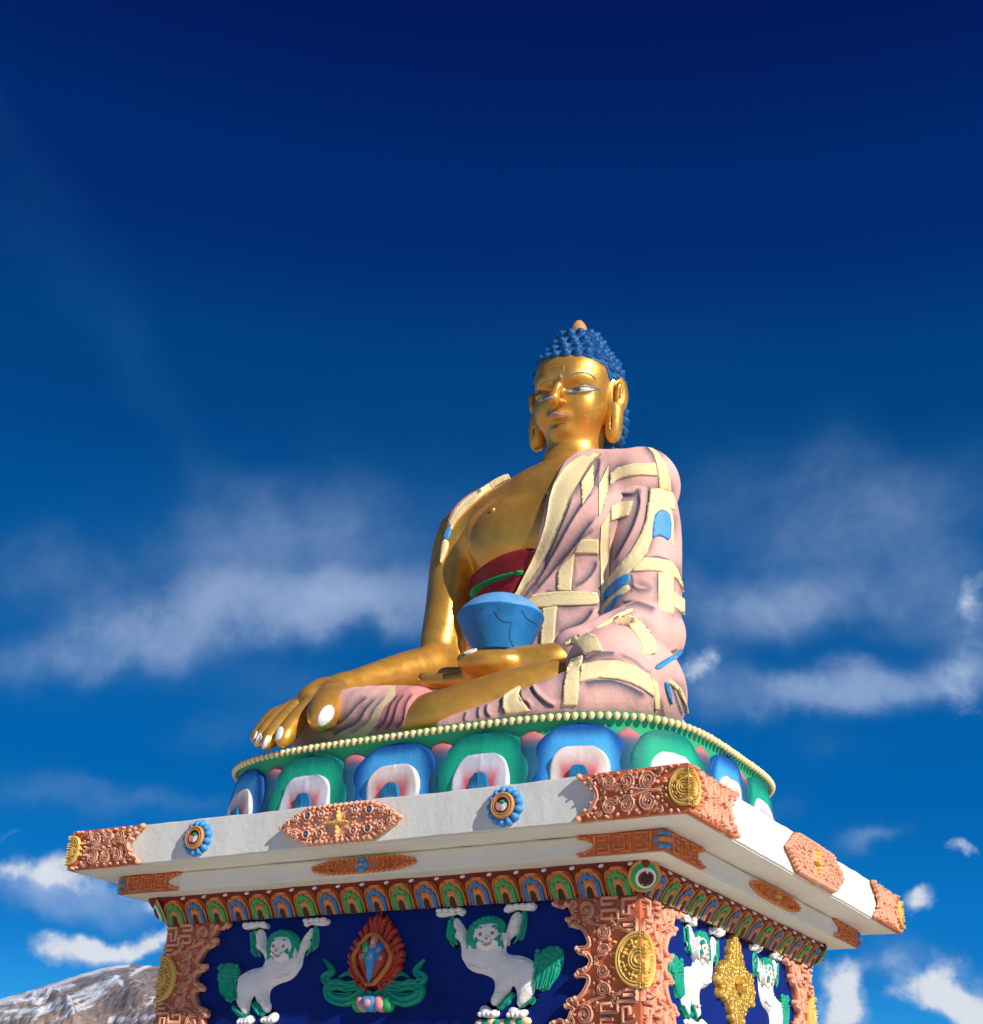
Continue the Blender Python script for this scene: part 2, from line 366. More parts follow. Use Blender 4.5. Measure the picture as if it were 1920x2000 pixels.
# ================================================================== ground and mountain
GZ = -4.3
Z1 = (100, 1540, 4.091); Z2 = (380, 1740, 3.764); Z3 = (820, 1720, 3.619); Z4 = (1060, 1460, 4.481); Z5 = (1240, 1660, 4.705); Z6 = (1400, 1540, 4.705); Z7 = (500, 1480, 3.137)
def ground():
    rs = np.r_[0, np.geomspace(4, 30000, 40)]; n = 72; V = [(0, 0, GZ)]; Fc = []
    for r_ in rs[1:]:
        for i in range(n):
            a = 2*math.pi*i/n; V.append((r_*math.cos(a), r_*math.sin(a), GZ-max(0, r_-60)*.012))
    for i in range(n): Fc.append((0, 1+i, 1+(i+1) % n))
    for j in range(len(rs)-2):
        for i in range(n): Fc.append((1+j*n+i, 1+(j+1)*n+i, 1+(j+1)*n+(i+1) % n, 1+j*n+(i+1) % n))
    m = paint('pale_dusty_gravel', (.64, .54, .41), .9, var=.25, bump=.6, scale=.6, fine=9)
    o = mesh('ground', V, Fc, m, smooth=False); o['kind'] = 'structure'; return o
ground()
def mountain():
    m, t, b = nodes('snow_streaked_rock', .9); n = t.nodes; l = t.links
    tcn = n.new('ShaderNodeTexCoord'); o = tcn.outputs['Object']
    def nz(scale, det=8, rough=.65, vec=o, sc=(1, 1, 1), rot=(0, 0, 0)):
        mp = n.new('ShaderNodeMapping'); l.new(vec, mp.inputs[0]); mp.inputs['Scale'].default_value = sc; mp.inputs['Rotation'].default_value = rot
        q = n.new('ShaderNodeTexNoise'); q.inputs['Scale'].default_value = scale; q.inputs['Detail'].default_value = det; q.inputs['Roughness'].default_value = rough; l.new(mp.outputs[0], q.inputs['Vector']); return q.outputs[0]
    def rmp(v, a, b_, c=0, d=1):
        q = n.new('ShaderNodeMapRange'); l.new(v, q.inputs[0]); q.inputs[1].default_value = a; q.inputs[2].default_value = b_; q.inputs[3].default_value = c; q.inputs[4].default_value = d; return q.outputs[0]
    def mix(f, a, c):
        q = n.new('ShaderNodeMix'); q.data_type = 'RGBA'; l.new(f, q.inputs[0])
        for i, v in ((6, a), (7, c)):
            if isinstance(v, tuple): q.inputs[i].default_value = (*v, 1)
            else: l.new(v, q.inputs[i])
        return q.outputs[2]
    at_ = n.new('ShaderNodeAttribute'); at_.attribute_name = 'Col'; sp = n.new('ShaderNodeSeparateColor'); l.new(at_.outputs['Color'], sp.inputs[0])
    rock = mix(rmp(nz(.004), .38, .62), (.27, .20, .18), (.52, .36, .25))
    rock = mix(rmp(nz(.03, 9), .42, .68), rock, (.19, .165, .18))
    rock = mix(sp.outputs[1], rock, (.18, .175, .20))
    def M2(op, a, c):
        q = n.new('ShaderNodeMath'); q.operation = op
        for i, v in enumerate((a, c)):
            if isinstance(v, (int, float)): q.inputs[i].default_value = v
            else: l.new(v, q.inputs[i])
        return q.outputs[0]
    sn = M2('ADD', sp.outputs[0], M2('MULTIPLY', M2('ADD', nz(.035, 12, .78), -.5), 3.0))
    snow = rmp(sn, .42, .72)
    fin = mix(snow, rock, (.80, .83, .88))
    l.new(fin, b.inputs['Base Color'])
    bp = n.new('ShaderNodeBump'); bp.inputs['Strength'].default_value = .8; bp.inputs['Distance'].default_value = 14; l.new(nz(.02, 9), bp.inputs['Height']); l.new(bp.outputs[0], b.inputs['Normal'])
    # ridge line read off the photo, at 2.6 km
    R0 = 2600
    ridge = [(-400, 2040), (-200, 1992), (0, 1951), (61, 1935), (122, 1916), (173, 1899), (204, 1891), (231, 1885), (255, 1882), (286, 1883), (312, 1884), (360, 1892), (430, 1915), (520, 1945), (650, 1990), (900, 2040), (1300, 2070)]
    az, el = [], []
    for p in ridge:
        d = ray(*p); az.append(math.atan2(d[0], d[1])); el.append(d[2]/math.hypot(d[0], d[1]))
    az, el = np.array(az), np.array(el); na, nr = 640, 220
    A = np.linspace(az[0], az[-1], na); H = np.interp(A, az, el)
    T = np.linspace(0, 1, nr)       # 0 foot, 1 ridge, then falling away behind
    def fbm(x, y, o_=6, seed=0):
        r = np.random.default_rng(seed); z = 0*x; am = 1.
        for k in range(o_):
            for _ in range(3):
                th = r.uniform(0, 6.28); ph = r.uniform(0, 6.28); z = z+am*np.sin((x*math.cos(th)+y*math.sin(th))*2**k+ph)/3
            am *= .52
        return z
    V = []; Cc = []
    AA, TT = np.meshgrid(A, np.linspace(0, 1.5, nr))
    dist = 900+1700*np.minimum(TT, 1)+np.maximum(TT-1, 0)*1500
    h = np.where(TT <= 1, (np.interp(AA, az, el)*R0)*(TT**.9), (np.interp(AA, az, el)*R0)*(1-1.6*(TT-1)))
    f = fbm(AA*40, TT*5+AA*14, 7, 3); rg = 1-2*np.abs(fbm(AA*26+TT*2.2, TT*2, 4, 9))
    env = np.clip(np.sin(np.clip(TT, 0, 1)*math.pi), 0, 1)*np.clip(1.15-TT, 0, 1)**.9
    f2 = fbm(AA*260, TT*40+AA*60, 5, 21); h = h+env*(34*rg+16*f+5*(1-2*np.abs(f2)))+(1-env)*3.*f*(TT > .5)
    X = CAM[0]+dist*np.sin(AA); Y = CAM[1]+dist*np.cos(AA); Z = CAM[2]+h-12*(TT < .001)*3
    Z = np.where(TT < .02, GZ-60, Z)
    P = np.stack([X, Y, Z], -1).reshape(-1, 3)
    px = topx(P)
    s = np.zeros(len(P))
    for ln, w in ((((0, 1975), (75, 1975), (110, 1958), (170, 1934), (225, 1912)), 6), (((0, 1990), (70, 1984), (120, 1966), (200, 1934)), 4), (((130, 1976), (170, 1958), (205, 1938)), 5),
                  (((215, 1992), (260, 1990), (305, 1985)), 5), (((0, 1955), (40, 1950), (75, 1955)), 9), (((60, 1938), (100, 1935), (140, 1925)), 5), (((270, 1975), (285, 1968), (300, 1950)), 3),
                  (((228, 1908), (240, 1925)), 4), (((255, 1905), (275, 1893), (295, 1884)), 4), (((0, 1930), (70, 1937), (130, 1916), (200, 1893), (250, 1884)), 5), (((100, 1995), (150, 1975), (185, 1962)), 3), (((255, 1965), (262, 1975)), 3)):
        d = segdist(px, np.array(ln, float), False); s = np.maximum(s, np.exp(-(d/w)**2))
    s = s*.58+.27
    dk = np.clip(1-(P[:, 2]*0+px[:, 1]-(1885+.12*np.abs(px[:, 0]-255)))/45, 0, 1)
    col = np.stack([s, dk*.8, 0*s], 1)
    Fc = []
    for j in range(nr-1):
        for i in range(na-1): Fc.append((j*na+i, j*na+i+1, (j+1)*na+i+1, (j+1)*na+i))
    o = mesh('mountain', P, Fc, m, col=col); o['kind'] = 'structure'; return o
mountain()

# ================================================================== upper slab
YB = 2.138
XR = (-3., 3.)
def rect_ring(x0, x1, y0, y1): return [Face(((x0+x1)/2, y0, 0), (1, 0, 0), (0, 0, 1), (0, -1, 0)), Face((x1, (y0+y1)/2, 0), (0, 1, 0), (0, 0, 1), (1, 0, 0)),
                                       Face(((x0+x1)/2, y1, 0), (-1, 0, 0), (0, 0, 1), (0, 1, 0)), Face((x0, (y0+y1)/2, 0), (0, -1, 0), (0, 0, 1), (-1, 0, 0))]
def wavy_box(name, x0, x1, y0, y1, z0, z1, mat, parent, step=.12, amp=.004, bev=.014, **k):
    "a cast slab whose long edges are very slightly uneven"
    bm = bmesh.new()
    V, Fc = box(x0, x1, y0, y1, z0, z1); vs = [bm.verts.new(v) for v in V]
    for f in Fc: bm.faces.new([vs[i] for i in f])
    bmesh.ops.recalc_face_normals(bm, faces=bm.faces)
    bmesh.ops.bevel(bm, geom=bm.edges[:], offset=bev, segments=2, affect='EDGES')
    for ax, (a, b) in enumerate(((x0, x1), (y0, y1))):
        q = a+step
        while q < b-step*.5:
            nn = [0, 0, 0]; nn[ax] = 1; co = [0, 0, 0]; co[ax] = q
            bmesh.ops.bisect_plane(bm, geom=bm.verts[:]+bm.edges[:]+bm.faces[:], plane_co=co, plane_no=nn); q += step
    P = np.array([v.co[:] for v in bm.verts])
    w = lambda s, a: sum(np.sin(P[:, a]*fq+s*7+fq)*.5 for fq in (3.1, 7.3, 17.))*amp
    P2 = P.copy(); P2[:, 2] += (w(z0, 0)+w(z1*3, 1))*np.where(P[:, 2] > (z0+z1)/2, 1, -.8); P2[:, 0] += w(1, 1)*.6; P2[:, 1] += w(2, 0)*.6
    for v, p in zip(bm.verts, P2): v.co = p
    Fl = [[v.index for v in f.verts] for f in bm.faces]
    o = mesh(name, P2, Fl, mat, parent, smooth=False, **k); bm.free(); return o

slab = thing('upper_slab', 'thick white painted upper slab with carved salmon corners that carries the lotus seat', 'slab', (0, YB/2-1.5, -.354))
SX, SY0, SY1 = 2.966, -2.966, YB-.034
wavy_box('slab_body', -SX, SX, SY0, SY1, -.354, 0, M['white'], slab)
def curls(mb, face, pts, w, h, seed, m=0, base=.03):
    r = random.Random(seed)
    for (x, y, s) in pts:
        a0 = r.uniform(0, 6.28); d = r.choice((-1, 1))
        sweep(mb, face, spiral(x, y, s*.15, s, a0, d*r.uniform(.9, 1.3), 12), w, h, base, (.7, .5), m=m)
def scroll(mb, face, cx, cy, r_, end, d, tail=(), w=.014, h=.03, base=.03, turns=1.55, prof='double', m=0):
    "a spiral that unwinds to angle `end` and runs on through the tail points"
    S = spiral(cx, cy, r_*.12, r_, end-d*turns*2*math.pi, d*turns, 26)
    if len(tail): S = np.concatenate([S[:-1], crom(np.concatenate([S[-2:], np.array(tail, float)]), 6)[6:]])
    sweep(mb, face, S, w, h, base, (.6, .55), prof, m=m)
    dome(mb, face, cx, cy, r_*.16, r_*.16, h*1.1, base, m=m, seg=8, rings=2)
SB = -.177
def corner_side(mb, mw, face, uc, sgn, wheel=True):
    "half of a slab corner ornament: uc corner position, sgn the direction away from the corner, with a = distance from corner"
    X = lambda P: np.stack([uc+sgn*np.asarray(P, float)[:, 0], SB+np.asarray(P, float)[:, 1]], 1)
    q = lambda a, b: (uc+sgn*a, SB+b)
    up = [(-.027, .172), (.30, .170), (.55, .172), (.70, .165), (.82, .172), (.84, .150), (.79, .125), (.745, .105), (.70, .06), (.665, 0.)]
    P = up+[(a, -b) for a, b in up[::-1][1:]]
    plate(mb, face, X(P), .03, m=1)
    edge = crom([(.83, .162), (.80, .125), (.735, .105), (.70, .06), (.675, 0), (.70, -.06), (.735, -.105), (.80, -.125), (.83, -.162)], 5)
    sweep(mb, face, X(edge), .016, .035, .03, (.5, .5), 'double')
    for a, b, s in ((.825, .155, .024), (.77, .10, .018), (.72, .05, .016)):
        for e in (1, -1): dome(mb, face, *q(a, e*b), s, s, .04, .03)
    for e in (1, -1):
        d = int(sgn*e)
        f = lambda t: t if sgn > 0 else math.pi-t
        scroll(mb, face, *q(.27, e*.075), .068, f(e*math.radians(250)), -d, X([(.33, e*.01), (.40, e*.012)]), w=.022)
        scroll(mb, face, *q(.440, e*.085), .058, f(e*math.radians(-70)), d, X([(.38, e*.10), (.345, e*.150)]), w=.019)
        scroll(mb, face, *q(.575, e*.090), .052, f(e*math.radians(200)), -d, X([(.51, e*.04), (.45, e*.02)]), w=.019)
        scroll(mb, face, *q(.662, e*.125), .030, f(e*math.radians(270)), d, w=.012, turns=1.2)
        scroll(mb, face, *q(.185, e*.140), .026, f(e*math.radians(300)), d, X([(.23, e*.155)]), w=.009, turns=1.2)
        scroll(mb, face, *q(.53, e*.030), .024, f(e*math.radians(0)), -d, w=.009, turns=1.2)
        scroll(mb, face, *q(.62, e*.030), .026, f(e*math.radians(90)), d, w=.009, turns=1.2)
        sweep(mb, face, crom(X([(.16, e*.02), (.22, e*.0), (.33, e*.015), (.40, e*.03)]), 5), .011, .03, .03)
        for a, b in ((.10, .158), (.36, .135), (.51, .150), (.60, .155), (.39, .055), (.48, .0), (.40, .005), (.745, .135), (.69, .155), (.69, .09), (.20, .055), (.045, .16)):
            dome(mb, face, *q(a, e*b), random.uniform(.011, .02), random.uniform(.009, .014), .035, .03, ang=random.uniform(0, 3))
        curls(mb, face, [(*q(.34, e*.15), .016), (*q(.43, e*.143), .015), (*q(.50, e*.062), .014), (*q(.63, e*.07), .016), (*q(.72, e*.12), .014), (*q(.21, e*.10), .015)], .006, .028, 5+int(sgn))
    cen_ = [(.27, .075, .085), (.44, .085, .075), (.575, .09, .07), (.662, .125, .045), (.185, .14, .04), (.53, .03, .035), (.62, .03, .04)]; rr_ = random.Random(31)
    for _ in range(150):
        a, b = rr_.uniform(.13, .70), rr_.uniform(-.155, .155)
        if any((a-x)**2+(abs(b)-y)**2 < r_*r_ for x, y, r_ in cen_) or a > .66+.0*b: continue
        if rr_.random() < .5: curls(mb, face, [(*q(a, b), rr_.uniform(.012, .018))], .006, .026, rr_.randrange(999))
        else: dome(mb, face, *q(a, b), rr_.uniform(.008, .018), .008, .028, .03, ang=rr_.uniform(0, 3), seg=6, rings=2)
    if wheel:
        half = lambda r_: X([(-.041, -r_*.93)]+[(r_*.80*math.cos(t), r_*.93*math.sin(t)) for t in np.linspace(-math.pi/2, math.pi/2, 18)]+[(-.041, r_*.93)])
        plate(mw, face, half(.135), .045, m=0)
        for r_, w_ in ((.128, .012), (.107, .007), (.060, .009), (.038, .008), (.016, .008)): sweep(mw, face, half(r_), w_, .022, .045, m=0)
        for t in (-70, -35, 0, 35, 70):
            c = math.cos(math.radians(t)); s = math.sin(math.radians(t)); dome(mw, face, *q(.066*c, .076*s), .014, .014, .026, .045, m=1, seg=8)
            for k in (-.011, .011): dome(mw, face, *q(.066*c-k*s, .076*s+k*c), .007, .007, .03, .045, m=1, seg=6, rings=2)
        for b in (-.10, .0, .10): dome(mb, face, *q(.130, b*.5), .013, .013, .04, .03, m=2, seg=8)
FS = rect_ring(-SX, SX, SY0, SY1); HX, HY = SX, (SY1-SY0)/2
for ci, (f1, u1, s1, f2, u2, s2) in enumerate(((0, HX, -1, 1, -HY, 1), (1, HY, -1, 2, -HX, 1), (2, HX, -1, 3, -HY, 1), (3, HY, -1, 0, -HX, 1))):
    mb, mw = MB(), MB()
    corner_side(mb, mw, FS[f1], u1, s1); corner_side(mb, mw, FS[f2], u2, s2)
    o = mb.build('corner_ornament', [M['salmon'], M['brick'], M['yellow']], slab)
    mw.build('wheel', [M['yellow'], M['ochre']], o)
# rosettes
def rosette(face, cu, cv, r_):
    mb = MB(); n = 13
    for i in range(n):
        a = 2*math.pi*(i+.5)/n; dome(mb, face, cu+r_*.78*math.cos(a), cv+r_*.78*math.sin(a), r_*.24, r_*.20, .05, .0, m=0, ang=a, seg=10)
    for i in range(n):
        a = 2*math.pi*i/n; dome(mb, face, cu+r_*.72*math.cos(a), cv+r_*.72*math.sin(a), r_*.22, r_*.14, .03, 0, m=1, ang=a, seg=8)
    o = mb.build('rosette', [M['sky'], M['blue']], slab)
    mb = MB(); c = [(cu+r_*.60*math.cos(t), cv+r_*.60*math.sin(t)) for t in np.linspace(0, 2*math.pi, 30, endpoint=False)]
    plate(mb, face, c, .045, m=1)
    for q, w_, m_ in ((.57, .013, 0), (.44, .010, 0), (.36, .006, 1)):
        sweep(mb, face, [(cu+r_*q*math.cos(t), cv+r_*q*math.sin(t)) for t in np.linspace(0, 2*math.pi, 30, endpoint=False)], w_, .022, .045, m=m_, closed=True)
    mb.build('ring', [M['tan'], M['dkred']], o)
    for k in range(3):
        mb = MB(); a = 2*math.pi*k/3+.7
        P = [(cu+.0*r_, cv)]+[(cu+r_*.33*math.cos(a+t)*s, cv+r_*.33*math.sin(a+t)*s) for t, s in ((-.6, .5), (-.2, .95), (.5, 1), (1.2, 1), (1.8, .85), (1.9, .5), (1.6, .25))]
        pillow(mb, face, smoothpoly(P, 2), .03, .02, .03, .045); mb.build('swirl', M[('green', 'pink', 'pearl')[k]], o)
for pc in ((388, 1635.5), (988, 1571)):
    u, v = FS[0].px([pc])[0]; rosette(FS[0].out(.002), u, SB, .155)
# medallions
def medallion(face, cu, A, B, studs=True, parent=slab, tip=.28):
    mb = MB(); P = [(cu-A, SB), (cu-A+tip, SB+B), (cu+A-tip, SB+B), (cu+A, SB), (cu+A-tip, SB-B), (cu-A+tip, SB-B)]
    plate(mb, face, P, .028, m=1)
    pillow(mb, face, [(cu+(x-cu)*.955, SB+(y-SB)*.9) for x, y in P], .016, .05, .05, .026, m=0)
    Q = resample(np.array(P+P[:1]), .052)
    for (x, y) in Q[:-1]:
        x2, y2 = cu+(x-cu)*.975, SB+(y-SB)*.90; dome(mb, face, x2, y2, random.uniform(.024, .031), random.uniform(.018, .024), .04, .028, ang=math.atan2(y-SB, x-cu), seg=8)
    Q = resample(np.array(P+P[:1]), .045)
    for (x, y) in Q[:-1]:
        x2, y2 = cu+(x-cu)*.90, SB+(y-SB)*.72; dome(mb, face, x2+random.uniform(-.01, .01), y2+random.uniform(-.006, .006), .020, .013, .034, .028, ang=random.uniform(0, 3), seg=7, rings=2)
    for _ in range(70):
        x, y = random.uniform(-.93, .93)*A, random.uniform(-.85, .85)*B
        if abs(x)/A+abs(y)/B*tip/A < .95: dome(mb, face, cu+x, SB+y, random.uniform(.012, .024), random.uniform(.010, .016), .020, .036, ang=random.uniform(0, 3), seg=7, rings=2)
    spots = [(.28, .080, .046, 'pearl'), (.51, .075, .052, 'blue'), (.71, .062, .036, 'pearl'), (.845, .03, .026, 'green')]
    for f, dy, r_, c in spots:
        for sx in (-1, 1):
            for sy in (-1, 1):
                x, y = cu+sx*f*A*1.0, SB+sy*dy
                for k in range(9):
                    a = 2*math.pi*k/9; dome(mb, face, x+r_*1.12*math.cos(a), y+r_*1.12*math.sin(a), r_*.38, r_*.38, .042, .028, seg=7, rings=2)
                sweep(mb, face, [(x+r_*.62*math.cos(t), y+r_*.62*math.sin(t)) for t in np.linspace(0, 2*math.pi, 14, endpoint=False)], .007, .050, .028, closed=True)
    for f, dy, r_, c in spots[:2]:      # sprigs between the rings
        for sx in (-1, 1):
            curls(mb, face, [(cu+sx*(f+.09)*A, SB+random.uniform(-.02, .02), .018), (cu+sx*(f-.04)*A, SB, .016), (cu+sx*(f+.1)*A, SB+.115, .014), (cu+sx*(f+.1)*A, SB-.115, .014)], .006, .028, int(f*100), base=.028)
    o = mb.build('medallion', [M['salmon'], M['brick']], parent)
    if studs:
        for f, dy, r_, c in spots:
            for sx in (-1, 1):
                for sy in (-1, 1):
                    mb = MB(); dome(mb, face, cu+sx*f*A, SB+sy*dy, r_*.45, r_*.45, .050, .028, seg=10); mb.build('stud', M[c if not (c == 'pearl' and sy < 0 and f < .4) else 'pink'], o)
    mb = MB()
    for k in range(4):
        a = k*math.pi/2; L_ = (.085, .11)[k % 2]
        for t, s in ((.40, .026), (.72, .019), (1., .012)): dome(mb, face, cu+L_*t*math.cos(a), SB+L_*t*math.sin(a), s*(1.3 if k % 2 == 0 else .8), s*(.8 if k % 2 == 0 else 1.2), .058, .030, seg=8)
    dome(mb, face, cu, SB, .036, .036, .05, .028)
    sweep(mb, face, spiral(cu, SB, .004, .028, 0, 1.8, 20), .005, .016, .068, prof='round')
    mb.build('flower', M['yellow'], o)
uL = FS[0].px([(170, 420)], Z7)[0][0]; uR = FS[0].px([(908, 360)], Z7)[0][0]
medallion(FS[0].out(.002), (uL+uR)/2, (uR-uL)/2, .155)
pr = FS[1].px([(610, 500), (1112, 790), (1030, 945), (715, 355)], Z6)
medallion(FS[1].out(.002), (pr[0][0]+pr[1][0])/2, (pr[1][0]-pr[0][0])/2, .165, studs=False, tip=.24)
print('med', uL, uR, pr)

# ================================================================== lower slab
S2 = (-2.67, 2.64, -2.63, YB-.31)
ls = thing('lower_slab', 'thinner white slab in the shade beneath the big slab, with red key-pattern corners', 'slab', (0, YB/2-1.5, -.519))
wavy_box('slab_body', S2[0], S2[1], S2[2], S2[3], -.519, -.356, M['white'], ls)
F2 = rect_ring(*S2); H2X, H2Y = (S2[1]-S2[0])/2, (S2[3]-S2[2])/2; SC2 = -.438
KEY = [((0, 0), (0, 4), (3, 4), (3, 1.4), (1.5, 1.4), (1.5, 2.8)), ((4.2, 0), (4.2, 4), (6.8, 4)), ((5.6, 0), (5.6, 2.8), (8, 2.8), (8, 0)), ((6.8, 1.3), (6.8, 0)), ((9.2, 0), (9.2, 4), (11.8, 4), (11.8, 1.6), (10.4, 1.6), (10.4, 2.9))]
def key_side(mb, face, uc, sgn, L_=.70):
    X = lambda P: np.stack([uc+sgn*np.asarray(P, float)[:, 0], SC2+np.asarray(P, float)[:, 1]], 1)
    up = [(-.014, .075), (L_-.02, .078), (L_, .06), (L_-.05, .045), (L_-.11, .035), (L_-.14, 0)]
    plate(mb, face, X(up+[(a, -b) for a, b in up[::-1][1:]]), .016, m=1)
    for e in (1, -1):
        for k in KEY:
            P = np.array([(.115+x*.034, e*(.008+y*.0135)) for x, y in k]); sweep(mb, face, X(P), .0062, .010, .016, prof='flat')
        for a, b in ((L_-.02, .062), (L_-.07, .055), (L_-.10, .04)): dome(mb, face, *X([(a, e*b)])[0], .02, .014, .02, .016, m=0, seg=8)
    sweep(mb, face, X([(.095, -.068), (.095, .068)]), .008, .012, .016, prof='flat'); sweep(mb, face, X([(L_-.15, -.066), (L_-.15, .066)]), .008, .012, .016, prof='flat')
for (f1, u1, s1, f2, u2, s2) in ((0, H2X, -1, 1, -H2Y, 1), (1, H2Y, -1, 2, -H2X, 1), (2, H2X, -1, 3, -H2Y, 1), (3, H2Y, -1, 0, -H2X, 1)):
    mb = MB(); key_side(mb, F2[f1], u1, s1); key_side(mb, F2[f2], u2, s2)
    o = mb.build('key_ornament', [M['orange'], M['brick']], ls)
    mb = MB()
    for f_, u_, s_ in ((F2[f1], u1, s1), (F2[f2], u2, s2)):
        dome(mb, f_, u_+s_*.045, SC2, .035, .024, .034, .012, m=0); dome(mb, f_, u_+s_*.01, SC2+.045, .028, .022, .034, .012, m=0); dome(mb, f_, u_+s_*.01, SC2-.045, .028, .022, .034, .012, m=0)
        dome(mb, f_, u_+s_*.005, SC2, .03, .026, .04, .014, m=1)
    mb.build('flower', [M['sky'], M['orange']], o)
def bar(face, cu, A, mid):
    mb = MB(); P = []
    for sx in (-1, 1):
        hp = [(0, .062), (.35, .060), (.62, .056), (.80, .036), (.93, .022), (1, .0), (.93, -.022), (.80, -.036), (.62, -.056), (.35, -.060), (0, -.062)]
        P += [(cu+sx*a*A, SC2+b*sx) for a, b in hp][:-1]
    P = smoothpoly(P, 1); plate(mb, face, P, .014, m=1)
    for (x, y) in resample(np.concatenate([P, P[:1]]), .05)[:-1]: dome(mb, face, cu+(x-cu)*.98, SC2+(y-SC2)*.9, .02, .016, .02, .014, m=0, seg=7, rings=2)
    for sx in (-1, 1):
        scroll(mb, face, cu+sx*A*.60, SC2+.004, .036, math.radians(250 if sx > 0 else -70), -sx, [(cu+sx*A*.70, SC2-.035), (cu+sx*A*.82, SC2)], w=.010, h=.02, base=.014)
        scroll(mb, face, cu+sx*A*.34, SC2-.006, .036, math.radians(70 if sx > 0 else 110), sx, [(cu+sx*A*.47, SC2+.035), (cu+sx*A*.53, SC2-.03)], w=.010, h=.02, base=.014)
    o = mb.build('scroll_bar', [M['orange'], M['brick']], ls); mb = MB()
    for k in range(4): dome(mb, face, cu+.036*math.cos(k*math.pi/2), SC2+.040*math.sin(k*math.pi/2), .032, .030, .034, .014, m=0)
    dome(mb, face, cu, SC2, .022, .020, .045, .014, m=1, seg=8); mb.build('flower', [M['sky' if mid else 'ochre'], M['orange' if mid else 'yellow']], o)
a = F2[0].px([(340, 690), (990, 655)], Z7); bar(F2[0], (a[0][0]+a[1][0])/2, (a[1][0]-a[0][0])/2, True)
a = F2[1].px([(290, 860), (752, 1075)], Z6); bar(F2[1], (a[0][0]+a[1][0])/2, (a[1][0]-a[0][0])/2, False)
# ================================================================== pedestal
BX0, BX1, BY0, BY1 = -2.345, 2.29, -2.30, 1.438
ZT, ZB = -.735, -1.68; ZC = (ZT+ZB)/2
ped = thing('pedestal', 'carved square pedestal with dark blue panels of white snow lions under the white slabs', 'pedestal', (0, YB/2-1.5, GZ))
mesh('wall', *box(BX0+.03, BX1-.03, BY0+.03, BY1-.03, ZB-.1, ZT+.05), M['navy'], ped, smooth=False)
FB = rect_ring(BX0+.03, BX1-.03, BY0+.03, BY1-.03)
# stepped plinth down to the ground
mb = MB()
for (e, z0, z1, k) in ((.34, -1.98, -1.88, 0), (.42, -2.16, -1.98, 0), (.22, -2.9, -2.16, 0), (.40, -3.1, -2.9, 0), (.62, -3.5, -3.1, 0), (.95, -3.9, -3.5, 0), (1.3, GZ-.3, -3.9, 0)):
    mb.add(*box(BX0-e, BX1+e, BY0-e, BY1+e, z0, z1+.002), m=k)
mb.build('plinth', [M['white']], ped, smooth=False)
# coloured scalloped roll under the panels
def roll():
    mb = MB(); cols = ['cream', 'sky', 'pink', 'green']; n0 = 0
    for f, (a0, a1) in zip(FB, ((BX0, BX1), (BY0, BY1), (BX0, BX1), (BY0, BY1))):
        Lh = (a1-a0)/2; n = int(2*Lh/.115); st = 2*Lh/n
        for i in range(n+2):
            u = -Lh+(i-.5)*st; X = []
            for j in range(9):
                t = j/8*math.pi*.5; yy = ZB+.01-.20*(1-math.cos(t)); nn = .0+.23*math.sin(t)
                for s in (-1, -.6, 0, .6, 1): X.append(f.p(u+s*st*.48, yy, nn+.022*(1-s*s)))
            Fc = [(j*5+s, j*5+s+1, (j+1)*5+s+1, (j+1)*5+s) for j in range(8) for s in range(4)]
            mb.add(np.array(X), Fc, m=i % 4)
    for sx in (0, 1):
        for sy in (0, 1):
            cx, cy = (BX0, BX1)[sx], (BY0, BY1)[sy]; X = []; d = ((sx*2-1), (sy*2-1)); base = math.atan2(d[1], d[0])
            for j in range(9):
                t = j/8*math.pi*.5
                for s in np.linspace(-1, 1, 9):
                    a = base+s*math.pi/4*1.05; r_ = .02+.25*math.sin(t)*(1.12-.12*s*s); X.append((cx+r_*math.cos(a), cy+r_*math.sin(a), ZB+.014-.20*(1-math.cos(t))))
            mb.add(X, [(j*9+s, j*9+s+1, (j+1)*9+s+1, (j+1)*9+s) for j in range(8) for s in range(8)], m=4)
    mb.build('roll_moulding', [M[c] for c in cols]+[M['sky']], ped)
    mesh('roll_core', *box(BX0-.2, BX1+.2, BY0-.2, BY1+.2, -1.9, ZB-.19), M['cream'], ped, smooth=False)
roll()
# cavetto frieze with petals
frz = mesh('frieze', [(x, y, z) for (z, ex, ey) in ((-.519, .165, .13), (-.545, .165, .13), (-.60, .135, .105), (-.66, .065, .055), (ZT-.002, .012, .012)) for x, y in ((BX0-ex, BY0-ey), (BX1+ex*.75, BY0-ey), (BX1+ex*.75, BY1+ex), (BX0-ex, BY1+ex))],
           [(j*4+i, j*4+(i+1) % 4, (j+1)*4+(i+1) % 4, (j+1)*4+i) for j in range(4) for i in range(4)]+[(3, 2, 1, 0), (16, 17, 18, 19)], M['dkred'], ped, smooth=False)
class Cav:
    "the curved frieze seen as a strip: u along, v from the bottom 0 to the top 1, n off the surface"
    def __init__(s, f, e): s.f = f; s.e = e; s.N = f.N
    def p(s, u, v, n=0.):
        u, v, n = np.broadcast_arrays(np.asarray(u, float), np.asarray(v, float), np.asarray(n, float))
        t = np.clip(v/.2, -.1, 1.1); z = ZT-.002+t*.205; k = s.e/.165
        o = k*np.interp(t, [-.1, 0, .05, .37, .65, .88, 1.1], [.0, .012, .02, .072, .138, .165, .168])+.002
        return s.f.O+u[..., None]*s.f.U+z[..., None]*s.f.V+(o+n*.85)[..., None]*s.f.N+(-n*.4)[..., None]*s.f.V
